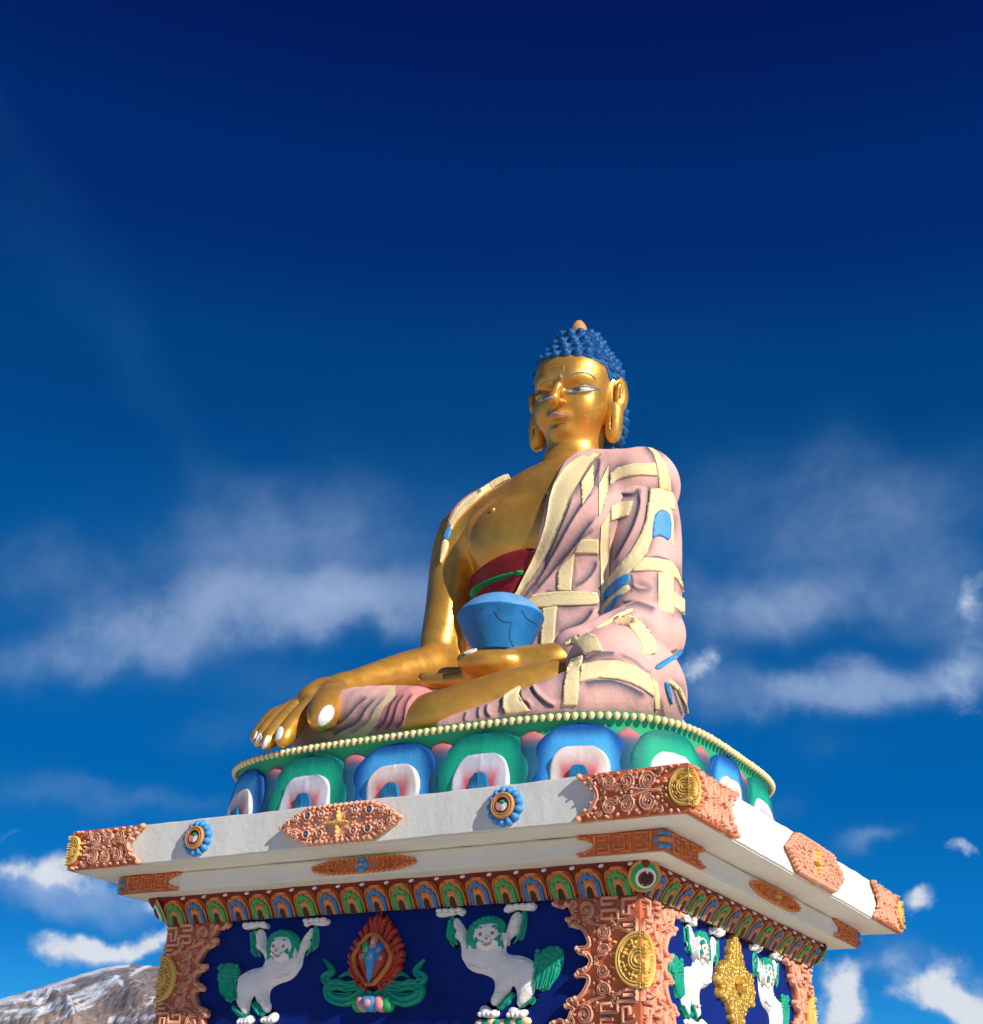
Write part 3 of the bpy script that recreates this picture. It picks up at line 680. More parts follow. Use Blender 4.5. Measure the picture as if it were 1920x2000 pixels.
def fpetal(cf, u, w, col):
    mb = MB(); h = w/2
    # outer orange petal
    A = [(u-h*.98, .0), (u-h*.98, .09), (u-h*.86, .145), (u-h*.5, .172), (u, .178), (u+h*.5, .172), (u+h*.86, .145), (u+h*.98, .09), (u+h*.98, .0)]
    pillow(mb, cf, smoothpoly(A, 1), .016, .025, .05, .0, m=0, flat=.3)
    for sx in (-1, 1):
        sweep(mb, cf, crom([(u+sx*h*.84, .0), (u+sx*h*.82, .09), (u+sx*h*.66, .14), (u+sx*h*.36, .148), (u+sx*h*.30, .130)], 4), .005, .012, .018, m=0, prof='round')
        sweep(mb, cf, crom([(u+sx*h*.91, .0), (u+sx*h*.93, .09), (u+sx*h*.80, .15), (u+sx*h*.4, .170)], 4), .0028, .006, .017, m=1, prof='round')
    # coloured frame: two legs and a stepped cap
    for sx in (-1, 1):
        pillow(mb, cf, [(u+sx*h*.66, .0), (u+sx*h*.70, .098), (u+sx*h*.50, .106), (u+sx*h*.40, .085), (u+sx*h*.42, .0)][::sx], .030, .015, .04, .008, m=2, flat=.75)
    C_ = [(u-h*.56, .098), (u-h*.50, .125), (u-h*.30, .128), (u-h*.12, .142), (u, .156), (u+h*.12, .142), (u+h*.30, .128), (u+h*.50, .125), (u+h*.56, .098), (u+h*.34, .108), (u, .118), (u-h*.34, .108)]
    pillow(mb, cf, C_, .036, .014, .04, .008, m=2, flat=.75)
    # inner orange arch with an opening
    I = [(u-h*.40, .0), (u-h*.40, .08), (u-h*.28, .108), (u-h*.1, .112), (u, .105), (u+h*.1, .112), (u+h*.28, .108), (u+h*.40, .08), (u+h*.40, .0)]
    pillow(mb, cf, I, .036, .02, .03, .008, m=3, flat=.55)
    for sx in (-1, 1): sweep(mb, cf, crom([(u+sx*h*.02, .098), (u+sx*h*.15, .102), (u+sx*h*.28, .086), (u+sx*h*.26, .0)], 4), .0035, .006, .040, m=3, prof='round')
    pillow(mb, cf, smoothpoly([(u-h*.20, -.004), (u-h*.21, .040), (u-h*.13, .066), (u, .074), (u+h*.13, .066), (u+h*.21, .040), (u+h*.20, -.004)], 1), .005, .01, .04, .045, m=4, flat=.8)
    o = mb.build('petal', [M['orange'], M['dkred'], M[col], M['tan' if col == 'green' else 'orange'], M['dark']], frz)
    mb = MB(); dome(mb, cf, u+h, .190, .021, .013, .022, .004, seg=10); mb.build('pearl', M['pearl'], frz)
FCV = [Cav(f, e) for f, e in zip(rect_ring(BX0, BX1, BY0, BY1), (.13, .124, .165, .165))]
for k, cf in enumerate(FCV):
    Lh = (BX1-BX0)/2 if k % 2 == 0 else (BY1-BY0)/2
    n = 19 if k % 2 == 0 else 15; w = (2*Lh-.02)/n
    for i in range(n): fpetal(cf, -Lh+.01+w*(i+.5), w, ('green', 'blue')[i % 2 if k % 2 == 0 else (i+1) % 2])
# corner petals
for sx, sy in ((1, -1), (-1, -1), (1, 1), (-1, 1)):
    cx, cy = (BX1 if sx > 0 else BX0), (BY0 if sy < 0 else BY1)
    nrm = Vector((sx, sy, -.9)).normalized(); U_ = Vector((-sy, sx, 0)).normalized()*(1 if True else 1); V_ = nrm.cross(U_); 
    if V_.z < 0: V_ = -V_
    f = Face((cx+sx*.075, cy+sy*.065, -.635), U_, V_, nrm); mb = MB()
    def orb(r_, top, h, base, m, bot=-.11):
        P = [(r_*math.sin(t), r_*math.cos(t)*(1 if math.cos(t) < 0 else top)) for t in np.linspace(0, 2*math.pi, 20, endpoint=False)]
        pillow(mb, f, P, h, r_*.6, .04, base, m=m)
    orb(.128, 1.05, .02, -.02, 0); orb(.108, 1.05, .03, -.01, 2); orb(.080, 1.0, .02, .015, 3); orb(.060, .95, .010, .030, 1); orb(.043, .95, .008, .038, 4)
    mb.build('corner_petal', [M['orange'], M['dkred'], M['green'], M['pearl'], M['dark']], frz)

# pilasters: outline and scrolls read off the near corner, as a = distance from the corner, b = height above the wheel's centre
FR = rect_ring(BX0, BX1, BY0, BY1)
def ab(pts): 
    uv = FR[0].px(pts, Z3); return np.stack([(BX1-BX0)/2-uv[:, 0], uv[:, 1]-ZC], 1)
print('wheel z', FR[0].px([(1545, 330), (1545, 700)], Z3), ZC)
OUTL = ab([(950, 130), (950, 165), (985, 190), (1040, 165), (1068, 230), (1085, 250), (1045, 270), (1050, 310), (1090, 305), (1150, 345), (1190, 420), (1168, 452), (1112, 462), (1120, 490), (1165, 492), (1205, 545)])
mA = OUTL[:, 0]; mBv = OUTL[:, 1]-OUTL[-1, 1]
# upper half as read, lower half its mirror image, fitted to the panel height
hb = (ZT-ZC); sc_ = hb/(mBv[0]); UPH = np.stack([mA, mBv*sc_], 1)
OUTH = np.concatenate([UPH, (UPH*[1, -1])[::-1][1:]])
def pil_side(mb, mw, face, uc, sgn):
    X = lambda P: np.stack([uc+sgn*np.asarray(P, float)[:, 0], ZC+np.asarray(P, float)[:, 1]], 1)
    q = lambda a, b: (uc+sgn*a, ZC+b)
    P = np.concatenate([[(-.002, hb)], OUTH, [(-.002, -hb)]])
    plate(mb, face, X(P), .004, m=1, base=-.03)
    sweep(mb, face, X(crom(OUTH*[.955, 1], 4)), .017, .035, .004, (.6, .6), 'double')
    f = lambda t: t if sgn > 0 else math.pi-t
    R = math.radians
    for (a, b) in UPH[[1, 3, 6, 8, 12, 14]]:
        for e in (1, -1):
            for k in (0, 1): dome(mb, face, *q(a*.985-.02*k, e*(b-.012*k)), .022-.004*k, .024-.004*k, .05, .0, seg=8)
    for e in (1, -1):
        d = int(sgn*e)
        scroll(mb, face, *q(.435, e*.375), .068, f(e*R(-60)), d, X([(.40, e*.285), (.33, e*.26), (.26, e*.245)]), w=.017, base=.004, h=.035)
        scroll(mb, face, *q(.285, e*.205), .052, f(e*R(150)), -d, X([(.315, e*.13), (.29, e*.10)]), w=.015, base=.004, h=.035)
        scroll(mb, face, *q(.285, e*.070), .046, f(e*R(170)), d, X([(.345, e*.03), (.33, e*-.0)]), w=.014, base=.004, h=.035)
        scroll(mb, face, *q(.545, e*.425), .034, f(e*R(-40)), d, X([(.50, e*.36)]), w=.011, base=.004, h=.03, turns=1.1)
        scroll(mb, face, *q(.195, e*.275), .032, f(e*R(200)), d, X([(.23, e*.24)]), w=.010, base=.004, h=.03, turns=1.1)
        scroll(mb, face, *q(.370, e*.225), .026, f(e*R(20)), d, w=.009, base=.004, h=.03, turns=1.)
        scroll(mb, face, *q(.505, e*.30), .024, f(e*R(20)), d, w=.009, base=.004, h=.03, turns=1.)
        scroll(mb, face, *q(.345, e*.325), .024, f(e*R(90)), -d, w=.009, base=.004, h=.03, turns=1.)
        for a, b in ((.36, .155), (.40, .29), (.335, .29), (.24, .15), (.21, .22), (.45, .27), (.355, .0), (.52, .37), (.36, .44), (.22, .04), (.23, .11)):
            dome(mb, face, *q(a, e*b), random.uniform(.010, .018), random.uniform(.012, .02), .03, .002, ang=random.uniform(0, 3), seg=7, rings=2)
        # key pattern near the corner
        kw = dict(prof='flat')
        for k in (((.02, .435), (.125, .435), (.125, .325), (.075, .325), (.075, .385), (.04, .385)), ((.165, .45), (.30, .45), (.30, .405), (.205, .405)), ((.165, .36), (.165, .285), (.02, .285)), ((.165, .36), (.30, .36), (.30, .300), (.215, .300), (.215, .325)),
                  ((.02, .245), (.12, .245)), ((.02, .205), (.10, .205)), ((.02, .285), (.02, .165))):
            sweep(mb, face, X([(a, e*b) for a, b in k]), .0125, .030, .004, **kw)
        sweep(mb, face, X(crom([(.0, e*.175), (.05, e*.18), (.09, e*.205), (.13, e*.215), (.155, e*.235), (.19, e*.235), (.19, e*.265)], 4)), .011, .035, .004, prof='double')
    half = lambda r_: X([(-.018, -r_)]+[(r_*.93*math.cos(t), r_*math.sin(t)) for t in np.linspace(-math.pi/2, math.pi/2, 22)]+[(-.018, r_)])
    plate(mw, face, half(.195), .022, m=1)
    for r_, w_ in ((.187, .014), (.165, .008), (.078, .010), (.056, .009), (.028, .010)): sweep(mw, face, half(r_), w_, .028, .020, m=0)
    for t in (-68, -23, 23, 68):
        c, s = math.cos(R(t)), math.sin(R(t)); dome(mw, face, *q(.118*c, .118*s), .016, .016, .030, .020, m=0, seg=8)
        for k in (-1, 1):
            dome(mw, face, *q(.118*c-k*.026*s, .118*s+k*.026*c), .016, .010, .028, .020, m=0, seg=7, ang=R(t)); dome(mw, face, *q((.118+k*.024)*c, (.118+k*.024)*s), .014, .012, .026, .020, m=0, seg=7)
    for e in (-.13, -.05, .05, .13): dome(mb, face, *q(.195, e), .012, .012, .035, .004, m=2, seg=7)
H3X, H3Y = (BX1-BX0)/2, (BY1-BY0)/2
for (f1, u1, s1, f2, u2, s2) in ((0, H3X, -1, 1, -H3Y, 1), (1, H3Y, -1, 2, -H3X, 1), (2, H3X, -1, 3, -H3Y, 1), (3, H3Y, -1, 0, -H3X, 1)):
    mb, mw = MB(), MB(); pil_side(mb, mw, FR[f1], u1, s1); pil_side(mb, mw, FR[f2], u2, s2)
    o = mb.build('pilaster', [M['salmon'], M['brick'], M['yellow']], ped); mw.build('wheel', [M['yellow'], M['ochre']], o)

# snow lions, drawn once from the left one of the front
FP = FB                       # panel planes
AN = FP[0].px([(650, 390)], Z2)[0]
def lp(pts): return FP[0].px(pts, Z2)-AN
LI = dict(
 body=lp([(450, 290), (445, 340), (455, 375), (440, 395), (450, 420), (490, 440), (510, 480), (516, 505), (508, 535), (485, 553), (430, 560), (370, 585), (330, 620), (285, 632), (272, 640), (315, 648), (307, 690), (304, 735), (312, 765), (304, 800), (312, 835), (335, 870), (345, 905), (385, 905), (400, 880), (402, 840), (415, 790), (432, 760), (443, 765), (450, 800), (478, 830), (500, 870), (520, 888), (550, 882), (564, 840), (548, 800), (546, 750), (562, 705), (620, 672), (690, 652), (735, 620), (762, 580), (788, 540), (795, 480), (812, 430), (848, 405), (852, 370), (842, 350), (866, 330), (876, 290), (868, 265), (850, 262), (820, 300), (790, 340), (772, 375), (760, 430), (700, 440), (600, 440), (545, 430), (532, 400), (527, 350), (518, 305), (502, 275), (475, 268)]),
 mane=lp([(530, 505), (545, 400), (538, 350), (565, 300), (615, 268), (680, 264), (738, 288), (770, 335), (777, 400), (764, 450), (745, 505), (725, 480), (705, 500), (690, 480), (665, 500), (650, 490), (627, 528), (604, 480), (585, 500), (572, 475), (555, 500)]),
 face=lp([(585, 375), (580, 340), (610, 312), (660, 305), (710, 322), (724, 365), (722, 400), (700, 432), (690, 455), (660, 466), (632, 478), (605, 460), (578, 435), (565, 405)]),
 earl=lp([(540, 455), (538, 415), (552, 385), (575, 375), (582, 395), (565, 415), (556, 445)]),
 earr=lp([(732, 462), (738, 415), (735, 390), (718, 375), (706, 390), (718, 420), (722, 450)]),
 tail=lp([(210, 525), (265, 513), (318, 545), (336, 590), (322, 625), (292, 650), (310, 720), (308, 790), (290, 812), (275, 790), (262, 818), (240, 800), (228, 812), (215, 770), (195, 740), (180, 700), (165, 650), (172, 590), (182, 545)]),
 furl=lp([(440, 262), (480, 250), (520, 268), (512, 290), (478, 268), (450, 290), (444, 340), (452, 375), (440, 395), (452, 425), (485, 445), (480, 492), (462, 470), (445, 488), (440, 462), (425, 470), (413, 430), (414, 340), (420, 290)]),
 furr=lp([(830, 255), (870, 232), (905, 258), (916, 330), (905, 400), (880, 420), (868, 450), (850, 440), (835, 482), (818, 480), (822, 440), (848, 405), (852, 370), (842, 350), (866, 330), (874, 285), (862, 264), (845, 275)]),
 handl=lp([(364, 250), (380, 226), (405, 236), (420, 228), (445, 245), (478, 240), (500, 222), (535, 222), (552, 250), (540, 275), (515, 270), (480, 258), (445, 270), (410, 275), (380, 280)]),
 handr=lp([(797, 235), (812, 205), (835, 200), (852, 218), (900, 210), (915, 195), (940, 203), (960, 192), (990, 198), (998, 222), (975, 245), (930, 250), (880, 245), (850, 238), (820, 262)]),
 footl=lp([(318, 945), (335, 918), (372, 925), (405, 900), (435, 905), (443, 935), (425, 965), (380, 985), (340, 975)]),
 footr=lp([(488, 955), (500, 912), (545, 915), (570, 885), (605, 882), (618, 905), (608, 945), (570, 968), (515, 970)]),
 legl=lp([(300, 835), (275, 835), (290, 858), (275, 870), (305, 890), (318, 915), (370, 922), (412, 900), (402, 878), (388, 905), (345, 908), (325, 870)]),
 legr=lp([(425, 770), (412, 830), (430, 845), (430, 880), (465, 895), (480, 920), (560, 905), (583, 870), (572, 848), (550, 888), (515, 890), (480, 840), (448, 805)]))
def lion(face, au, av, mir, sx=1., sy=1., label=None, hx=1.):
    face = Face(face.O, face.U, face.V, face.N*.55)
    def T(P):
        P = np.asarray(P, float); return np.stack([au+of_[0]*SHX+(-1 if mir else 1)*sx*hc_[0]*fs_[0]*P[:, 0], av-of_[0]*.58+sy*fs_[0]*P[:, 1]], 1)
    hc_ = [1.]; of_ = [.02]; fs_ = [1.]; SHX = .56 if face.N[1] < -.1 else -1.2
    def pl(P, h, r, base=0., m=0, step=.03, mbx=None, sm=1): pillow(mbx if mbx is not None else mb, face, smoothpoly(T(P), sm), h, r, step, base, m=m)
    mb = MB(); pl(LI['body'], .085, .10, step=.022)
    for cx in (575, 680): sweep(mb, face, crom(T(lp([(cx-50, 590), (cx-30, 610), (cx, 618), (cx+30, 610), (cx+45, 585)])), 4), .006, .012, .074, (.2, .2), 'round')
    sweep(mb, face, crom(T(lp([(520, 610), (570, 635), (620, 638), (680, 625)])), 4), .006, .010, .074, (.2, .2), 'round')
    for pts in ([(345, 625), (400, 600), (430, 640), (432, 700), (425, 745)], [(455, 300), (490, 340), (500, 400), (490, 430)], [(470, 380), (500, 395), (515, 430)], [(850, 300), (820, 340), (815, 390), (830, 405)], [(500, 560), (540, 575), (570, 560)], [(330, 770), (350, 800), (380, 805)], [(470, 800), (500, 815), (530, 800)]):
        sweep(mb, face, crom(T(lp(pts)), 4), .007, .014, .070, (.2, .2), 'round')
    for x in (558, 668): dome(mb, face, *T(lp([(x+15, 548)]))[0], .012, .012, .02, .08, seg=8)
    root = mb.build('lion', M['pearl'], ped, label=label)
    for k in ('handl', 'handr', 'footl', 'footr'):
        mb = MB(); pl(LI[k], .085, .03, .02)
        c = T(LI[k]).mean(0); w = np.ptp(T(LI[k])[:, 0])
        for i in range(4): dome(mb, face, c[0]+(i-1.5)*w*.21, c[1]+(.012 if 'hand' in k else -.02), w*.12, .022, .05, .07, seg=7)
        mb.build('paw', M['pearl'], root)
    g = MB(); hc_[0] = hx; of_[0] = .045; pl(LI['mane'], .075, .05, .055, mbx=g); hc_[0] = 1.; of_[0] = .02
    # locks of the beard and the arms
    r = random.Random(3)
    furs = {}
    for k in ('furl', 'furr', 'legl', 'legr'): furs[k] = MB(); pl(LI[k], .05, .02, .0, mbx=furs[k])
    for (x0, y0), (x1, y1) in (((545, 400), (550, 500)), ((560, 440), (580, 500)), ((600, 470), (627, 525)), ((650, 475), (640, 510)), ((690, 460), (690, 500)), ((720, 440), (735, 500)), ((750, 400), (755, 480)), ((425, 300), (425, 460)), ((435, 420), (465, 485)), ((890, 280), (890, 400)), ((865, 400), (828, 475)), ((290, 850), (370, 915)), ((425, 820), (480, 905))):
        P = T(lp([(x0, y0), ((x0+x1)/2+r.uniform(-8, 8), (y0+y1)/2), (x1, y1)])); sweep(g if 500 < x0 < 800 else furs['furl' if x0 < 500 and y0 < 500 else 'furr' if y0 < 500 else 'legl' if x0 < 400 else 'legr'], face, crom(P, 5), .012, .024, .05, (1, .3), 'round', m=0)
    hc_[0] = hx; of_[0] = .05; r_u = .020*hx
    for a in np.linspace(-.4, math.pi+.4, 14):
        dome(g, face, *T(lp([(655+95*math.cos(a), 372-88*math.sin(a))]))[0], r_u, .018, .026, .105, seg=7, rings=2)
    hc_[0] = 1.; of_[0] = .02; g.build('mane', M['teal'], root)
    for k, q_ in furs.items(): q_.build('arm_fur' if 'fur' in k else 'leg_fur', M['teal'], root)
    mb = MB(); pl(LI['tail'], .06, .05, .0)
    for i in range(46):
        x, y = r.uniform(185, 320), r.uniform(535, 660); P = lp([(x, y)]); dome(mb, face, *T(P)[0], .020, .020, .026, .045, seg=7, rings=2)
    for x in range(195, 310, 16): sweep(mb, face, crom(T(lp([(x, 640), (x+r.uniform(-8, 12), 700), (x+10, 800-abs(x-260)*.6)])), 5), .012, .022, .05, (.6, .3), 'round')
    mb.build('tail', M['teal'], root)
    hc_[0] = hx; of_[0] = .075; fs_[0] = 1.18
    mb = MB(); pl(LI['face'], .06, .06, .10); pl(LI['earl'], .04, .02, .09); pl(LI['earr'], .04, .02, .09)
    dome(mb, face, *T(lp([(632, 408)]))[0], .030, .026, .045, .145, m=0); 
    for x in (600, 668): dome(mb, face, *T(lp([(x, 425)]))[0], .030, .022, .03, .135, m=0)
    dome(mb, face, *T(lp([(632, 412)]))[0], .020, .012, .014, .18, m=1, seg=8)
    mo = mb.build('face', [M['pearl'], M['pink']], root)
    mb = MB()
    for x in (610, 672):
        q = T(lp([(x, 382)]))[0]; dome(mb, face, q[0], q[1], .034, .024, .010, .150, m=0, seg=10); dome(mb, face, q[0], q[1], .022, .018, .010, .155, m=1, seg=8); dome(mb, face, q[0], q[1]-.002, .008, .008, .008, .162, m=3, seg=6, rings=2)
        pl([tuple(z) for z in lp([(x-28, 368), (x-22, 342), (x, 332), (x+22, 342), (x+28, 368), (x, 358)])], .012, .01, .150, m=2, mbx=mb)
    pl(lp([(608, 440), (622, 432), (632, 437), (642, 432), (656, 440), (632, 455)]), .02, .012, .150, m=4, mbx=mb, sm=0)
    for s in (-1, 1): sweep(mb, face, crom(T(lp([(632+s*20, 425), (632+s*45, 418), (632+s*62, 400), (632+s*58, 430)])), 4), .012, .018, .145, m=2, prof='round')
    mb.build('painted_eyes_and_mouth', [M['pearl'], M['tan'], M['teal'], M['dark'], M['pink']], root)
    hc_[0] = 1.; of_[0] = .02; fs_[0] = 1.
    mb = MB()
    for i in range(9):
        x, y = 330+i*34, 985+r.uniform(-4, 8); P = T(lp([(x, y)]))[0]; dome(mb, face, P[0], P[1]-.02, .05, .035, .07, .0, m=i % 2, seg=8)
    mb.build('rock', [M['tan'] if 0 else M['cream'], M['teal']], root)
    return root
a0 = FP[0].px([(650, 390)], Z2)[0]; a1 = FP[0].px([(465, 360)], Z3)[0]; print('lions', a0, a1)
lion(FP[0], a0[0], a0[1], False, label='white snow lion on the left of the long blue panel, green tail to its left')
lion(FP[0], a1[0], a1[1], True, label='white snow lion on the right of the long blue panel, half its haunch in sun')
b0 = FP[1].px([(610, 880)], Z5)[0]; b1 = FP[1].px([(1200, 1120)], Z5)[0]; print('lions', b0, b1)
lion(FP[1], b0[0], b0[1]-.01, False, .90, 1., hx=.72, label='sunlit snow lion beside the near pilaster on the short blue panel')
lion(FP[1], b1[0], b1[1], True, .76, 1., hx=.80, label='sunlit snow lion beside the far pilaster on the short blue panel')

# flaming jewel between the front lions
def jewel(face):
    px = lambda P: face.px(P, Z2)
    mb = MB(); c = px([(1348, 520)])[0]; r = random.Random(2)
    P = px([(1375, 300), (1440, 330), (1490, 400), (1530, 480), (1530, 560), (1480, 640), (1400, 700), (1322, 730), (1250, 690), (1180, 610), (1155, 520), (1180, 430), (1240, 350), (1310, 310)])
    pillow(mb, face, smoothpoly(P, 1), .03, .04, .04, m=1)
    n = 26
    for ring, (f_, L_, wd) in enumerate(((1.0, .085, .019), (.87, .085, .018), (.74, .06, .016))):
        for i in range(n):
            a = -math.pi/2+.28+(2*math.pi-.56)*i/(n-1); rx, ry = .235*f_, .230*f_
            pk = max(0, math.sin(a)); bx, by = c[0]+rx*math.cos(a)*(1-.30*pk**2), c[1]+.01+ry*math.sin(a)*(1+.16*pk**3)
            up = max(0, math.sin(a)); dx, dy = math.cos(a)*.5, math.sin(a)*.35+.65
            l = L_*(.8+.5*up**3)
            Q = crom([(bx-dx*.03, by-.02), (bx+dx*l*.35+.012*(-1)**i, by+dy*l*.35), (bx+dx*l*.6-.012*(-1)**i, by+dy*l*.7), (bx+dx*l*.8, by+dy*l)], 4)
            sweep(mb, face, Q, wd, .045, .02, (1, .08), 'round', m=0)
    tip = px([(1375, 190)])[0]
    sweep(mb, face, crom([(c[0]+.01, c[1]+.20), (tip[0]-.012, (c[1]+.22+tip[1])/2), tip], 5), .026, .05, .03, (1, .05), 'round', m=0)
    root = mb.build('flaming_jewel', [M['flame'], M['dkred']], ped, label='flaming jewel cluster with green ribbons between the two lions')
    mb = MB(); G = px([(1355, 322), (1398, 342), (1415, 378), (1450, 400), (1460, 440), (1482, 475), (1475, 530), (1440, 600), (1328, 728), (1228, 600), (1208, 510), (1222, 460), (1250, 438), (1255, 400), (1292, 378), (1310, 342)])
    G = smoothpoly(G, 1); pillow(mb, face, G, .05, .02, .05, .03, m=1); sweep(mb, face, G, .012, .03, .07, prof='double', closed=True, m=0)
    mb.build('gold_border', [M['orange'], M['dkred']], root)
    for (x, y, x2, y2, w, col) in ((1357, 385, 1340, 600, 30, 'pink'), (1305, 440, 1322, 640, 36, 'green'), (1400, 440, 1340, 640, 36, 'blue'), (1275, 490, 1312, 690, 34, 'flame'), (1415, 500, 1332, 690, 34, 'flame'), (1345, 490, 1322, 700, 40, 'sky')):
        A, B = px([(x, y), (x2, y2)]); w = w/3.764/200
        d = B-A; Ln = np.linalg.norm(d); d /= Ln; nn = np.array([-d[1], d[0]])
        Pg = [A+nn*w*k+d*t for k, t in ((0, -w*1.5), (.7, -w*1.1), (1, -.1*w), (.9, .35*Ln), (0.1, Ln), (-.1, Ln), (-.9, .35*Ln), (-1, -.1*w), (-.7, -w*1.1))]
        mb = MB(); pillow(mb, face, smoothpoly(Pg, 1), .035, .03, .03, .07 if col != 'sky' else .085, m=0)
        sweep(mb, face, spiral(*(A+d*w*.2), .004, w*.5, 0, 1.2, 10), .003, .006, .10 if col != 'sky' else .115, m=1, prof='round')
        mb.build('gem', [M[col], M['pearl']], root)
    mb = MB()
    for s in (-1, 1):
        cx = 1330
        t = lambda P: px([(cx+(x-cx)*s if s > 0 else cx-(x-cx), y) for x, y in P])
        for pts, w in ((((1400, 720), (1470, 790), (1560, 815), (1650, 780), (1665, 720), (1600, 690), (1520, 715), (1445, 700), (1450, 650), (1520, 610), (1590, 640)), .046), (((1440, 680), (1560, 700), (1640, 690), (1690, 640), (1640, 600), (1660, 550), (1700, 505)), .038), (((1390, 750), (1350, 780), (1390, 830)), .04), (((1480, 760), (1580, 770), (1640, 740)), .018)):
            sweep(mb, face, crom(t(pts), 6), w, .045, .01, (.8, .2), 'double', m=0)
    mb.build('ribbon', M['teal'], root)
    mb = MB()
    for k, (x, m_) in enumerate(((1205, 0), (1430, 0), (1250, 1), (1385, 1), (1318, 2))):
        w = 48 if k < 2 else (42 if k < 4 else 62)
        P = px([(x-w*.9, 800), (x-w*.6, 770), (x+w*.6, 770), (x+w*.9, 800), (x+w, 860), (x+w*.4, 895), (x-w*.4, 895), (x-w, 860)]); pillow(mb, face, smoothpoly(P, 1), .05, .03, .03, .0+.012*k, m=m_)
    mb.build('lotus', [M['green'], M['pink'], M['sky']], root)
    mb = MB(); dome(mb, face, *px([(1318, 835)])[0], .045, .04, .05, .07); mb.build('bead', M['pink'], root)
M['flame'] = paint('flame_red_paint', (.50, .06, .03), .6, var=.2, bump=.2, scale=12)


M['bossbg'] = paint('dark_gilding', (.16, .07, .015), .5, .3)
# gilded openwork boss on the short side
def boss(face):
    px = lambda P: face.px(P, Z5); mb = MB(); r = random.Random(11)
    top = px([(905, 825)])[0]; mid = px([(890, 1250)])[0]; cu = mid[0]
    hw = abs(px([(1085, 1330)])[0][0]-px([(703, 1190)])[0][0])/2; hw *= .82/.215
    half = [(0, top[1]), (.035*hw, top[1]-.06), (.06*hw, top[1]-.12), (.075*hw, top[1]-.19), (.13*hw, top[1]-.25), (.20*hw, mid[1]+.10), (.215*hw, mid[1]+.0)]
    P = [(cu+a, b) for a, b in half]+[(cu+a, 2*mid[1]-b) for a, b in half[::-1][1:]]
    P += [(cu-(x-cu), y) for x, y in P[::-1][1:-1]]
    P = np.array(P); P[:, 1] = np.maximum(P[:, 1], ZB+.01)
    pillow(mb, face, smoothpoly(P, 1), .05, .03, .04, .0)
    V, T = fill(P*1., .043)
    for (x, y) in V:
        s = r.uniform(.036, .050); a = r.uniform(0, 6.28)
        sweep(mb, face, spiral(x, y, s*.2, s, a, r.choice((-1, 1))*r.uniform(.9, 1.3), 16), .0115, .05, .015, (.8, .5), 'round')
    for k in range(9):
        for s in (-1, 1):
            y = top[1]-.03-k*.025; sweep(mb, face, crom([(cu+s*.005, y), (cu+s*(.025+.004*k), y+.03), (cu+s*(.03+.006*k), y-.02)], 4), .012, .05, .02, (.6, .4), 'round')
            y = 2*mid[1]-y
            if y > ZB+.04: sweep(mb, face, crom([(cu+s*.005, y), (cu+s*(.025+.004*k), y-.03), (cu+s*(.03+.006*k), y+.02)], 4), .012, .05, .02, (.6, .4), 'round')
    sweep(mb, face, spiral(cu, mid[1], .01, .06, 0, 2.5, 40), .012, .05, .08, prof='round'); dome(mb, face, cu, mid[1], .03, .03, .1, .05)
    mb.build('gilded_boss', [M['goldb'], M['bossbg']], ped, label='pointed gilded openwork boss between the two sunlit lions')
boss(FP[1])
jewel(FP[0])
# ================================================================== lotus seat
LA, LB_, LN, LH, LCX, LCY = 2.429, 1.72, 3.95, .756, .052, -.634
lot = thing('lotus_seat', 'lotus seat of blue and green petals edged with yellow beads, on the upper slab', 'lotus seat', (LCX, LCY, 0))
tt = np.linspace(0, 2*math.pi, 4001)
def sup(t, s=1., n=LN, a=LA, b=LB_):
    c, q = np.cos(t), np.sin(t)
    return np.stack([LCX+(a+s)*np.sign(c)*np.abs(c)**(2/n), LCY+(b+s)*np.sign(q)*np.abs(q)**(2/n)], -1)
RIM = sup(tt, 0.); RD = np.r_[0, np.cumsum(np.linalg.norm(np.diff(RIM, axis=0), axis=1))]; RL = RD[-1]
def rimpt(s):
    s = np.asarray(s, float) % RL; x = np.interp(s, RD, RIM[:, 0]); y = np.interp(s, RD, RIM[:, 1])
    e = .03; x1 = np.interp((s+e) % RL, RD, RIM[:, 0]); y1 = np.interp((s+e) % RL, RD, RIM[:, 1]); x0 = np.interp((s-e) % RL, RD, RIM[:, 0]); y0 = np.interp((s-e) % RL, RD, RIM[:, 1])
    t = np.stack([x1-x0, y1-y0], -1); t /= np.linalg.norm(t, axis=-1)[..., None]
    return np.stack([x, y], -1), t, np.stack([t[..., 1], -t[..., 0]], -1)
SOFF = [0.]
class Drum:
    "the lotus wall unrolled: u arc length, v height, n outwards"
    N = None
    def prof(s, v): return np.interp(v, [0, .06, .2, .40, .58, .68, .72, .756], [-.07, -.05, -.04, -.045, -.06, -.05, -.02, .0])
    def p(s, u, v, n=0.):
        u, v, n = np.broadcast_arrays(np.asarray(u, float), np.asarray(v, float), np.asarray(n, float))
        q, t, nn = rimpt(u); o = s.prof(v)+n; return np.concatenate([q+nn*o[..., None], v[..., None]], -1)
DR = Drum()
def orient_out(X, T):
    a, b, c = X[T[:, 0]], X[T[:, 1]], X[T[:, 2]]; ctr = (a+b+c)/3-np.array([LCX, LCY, .3]); ctr[:, 2] = 0
    fl = (np.cross(b-a, c-a)*ctr).sum(1) < 0; T = T.copy(); T[fl] = T[fl][:, ::-1]; return T
_or = orient
def orient(X, T, Nn): return orient_out(X, T) if Nn is None else _or(X, T, Nn)
G_EM = np.array([.015, .40, .20]); B_LT = np.array([.07, .42, .80])
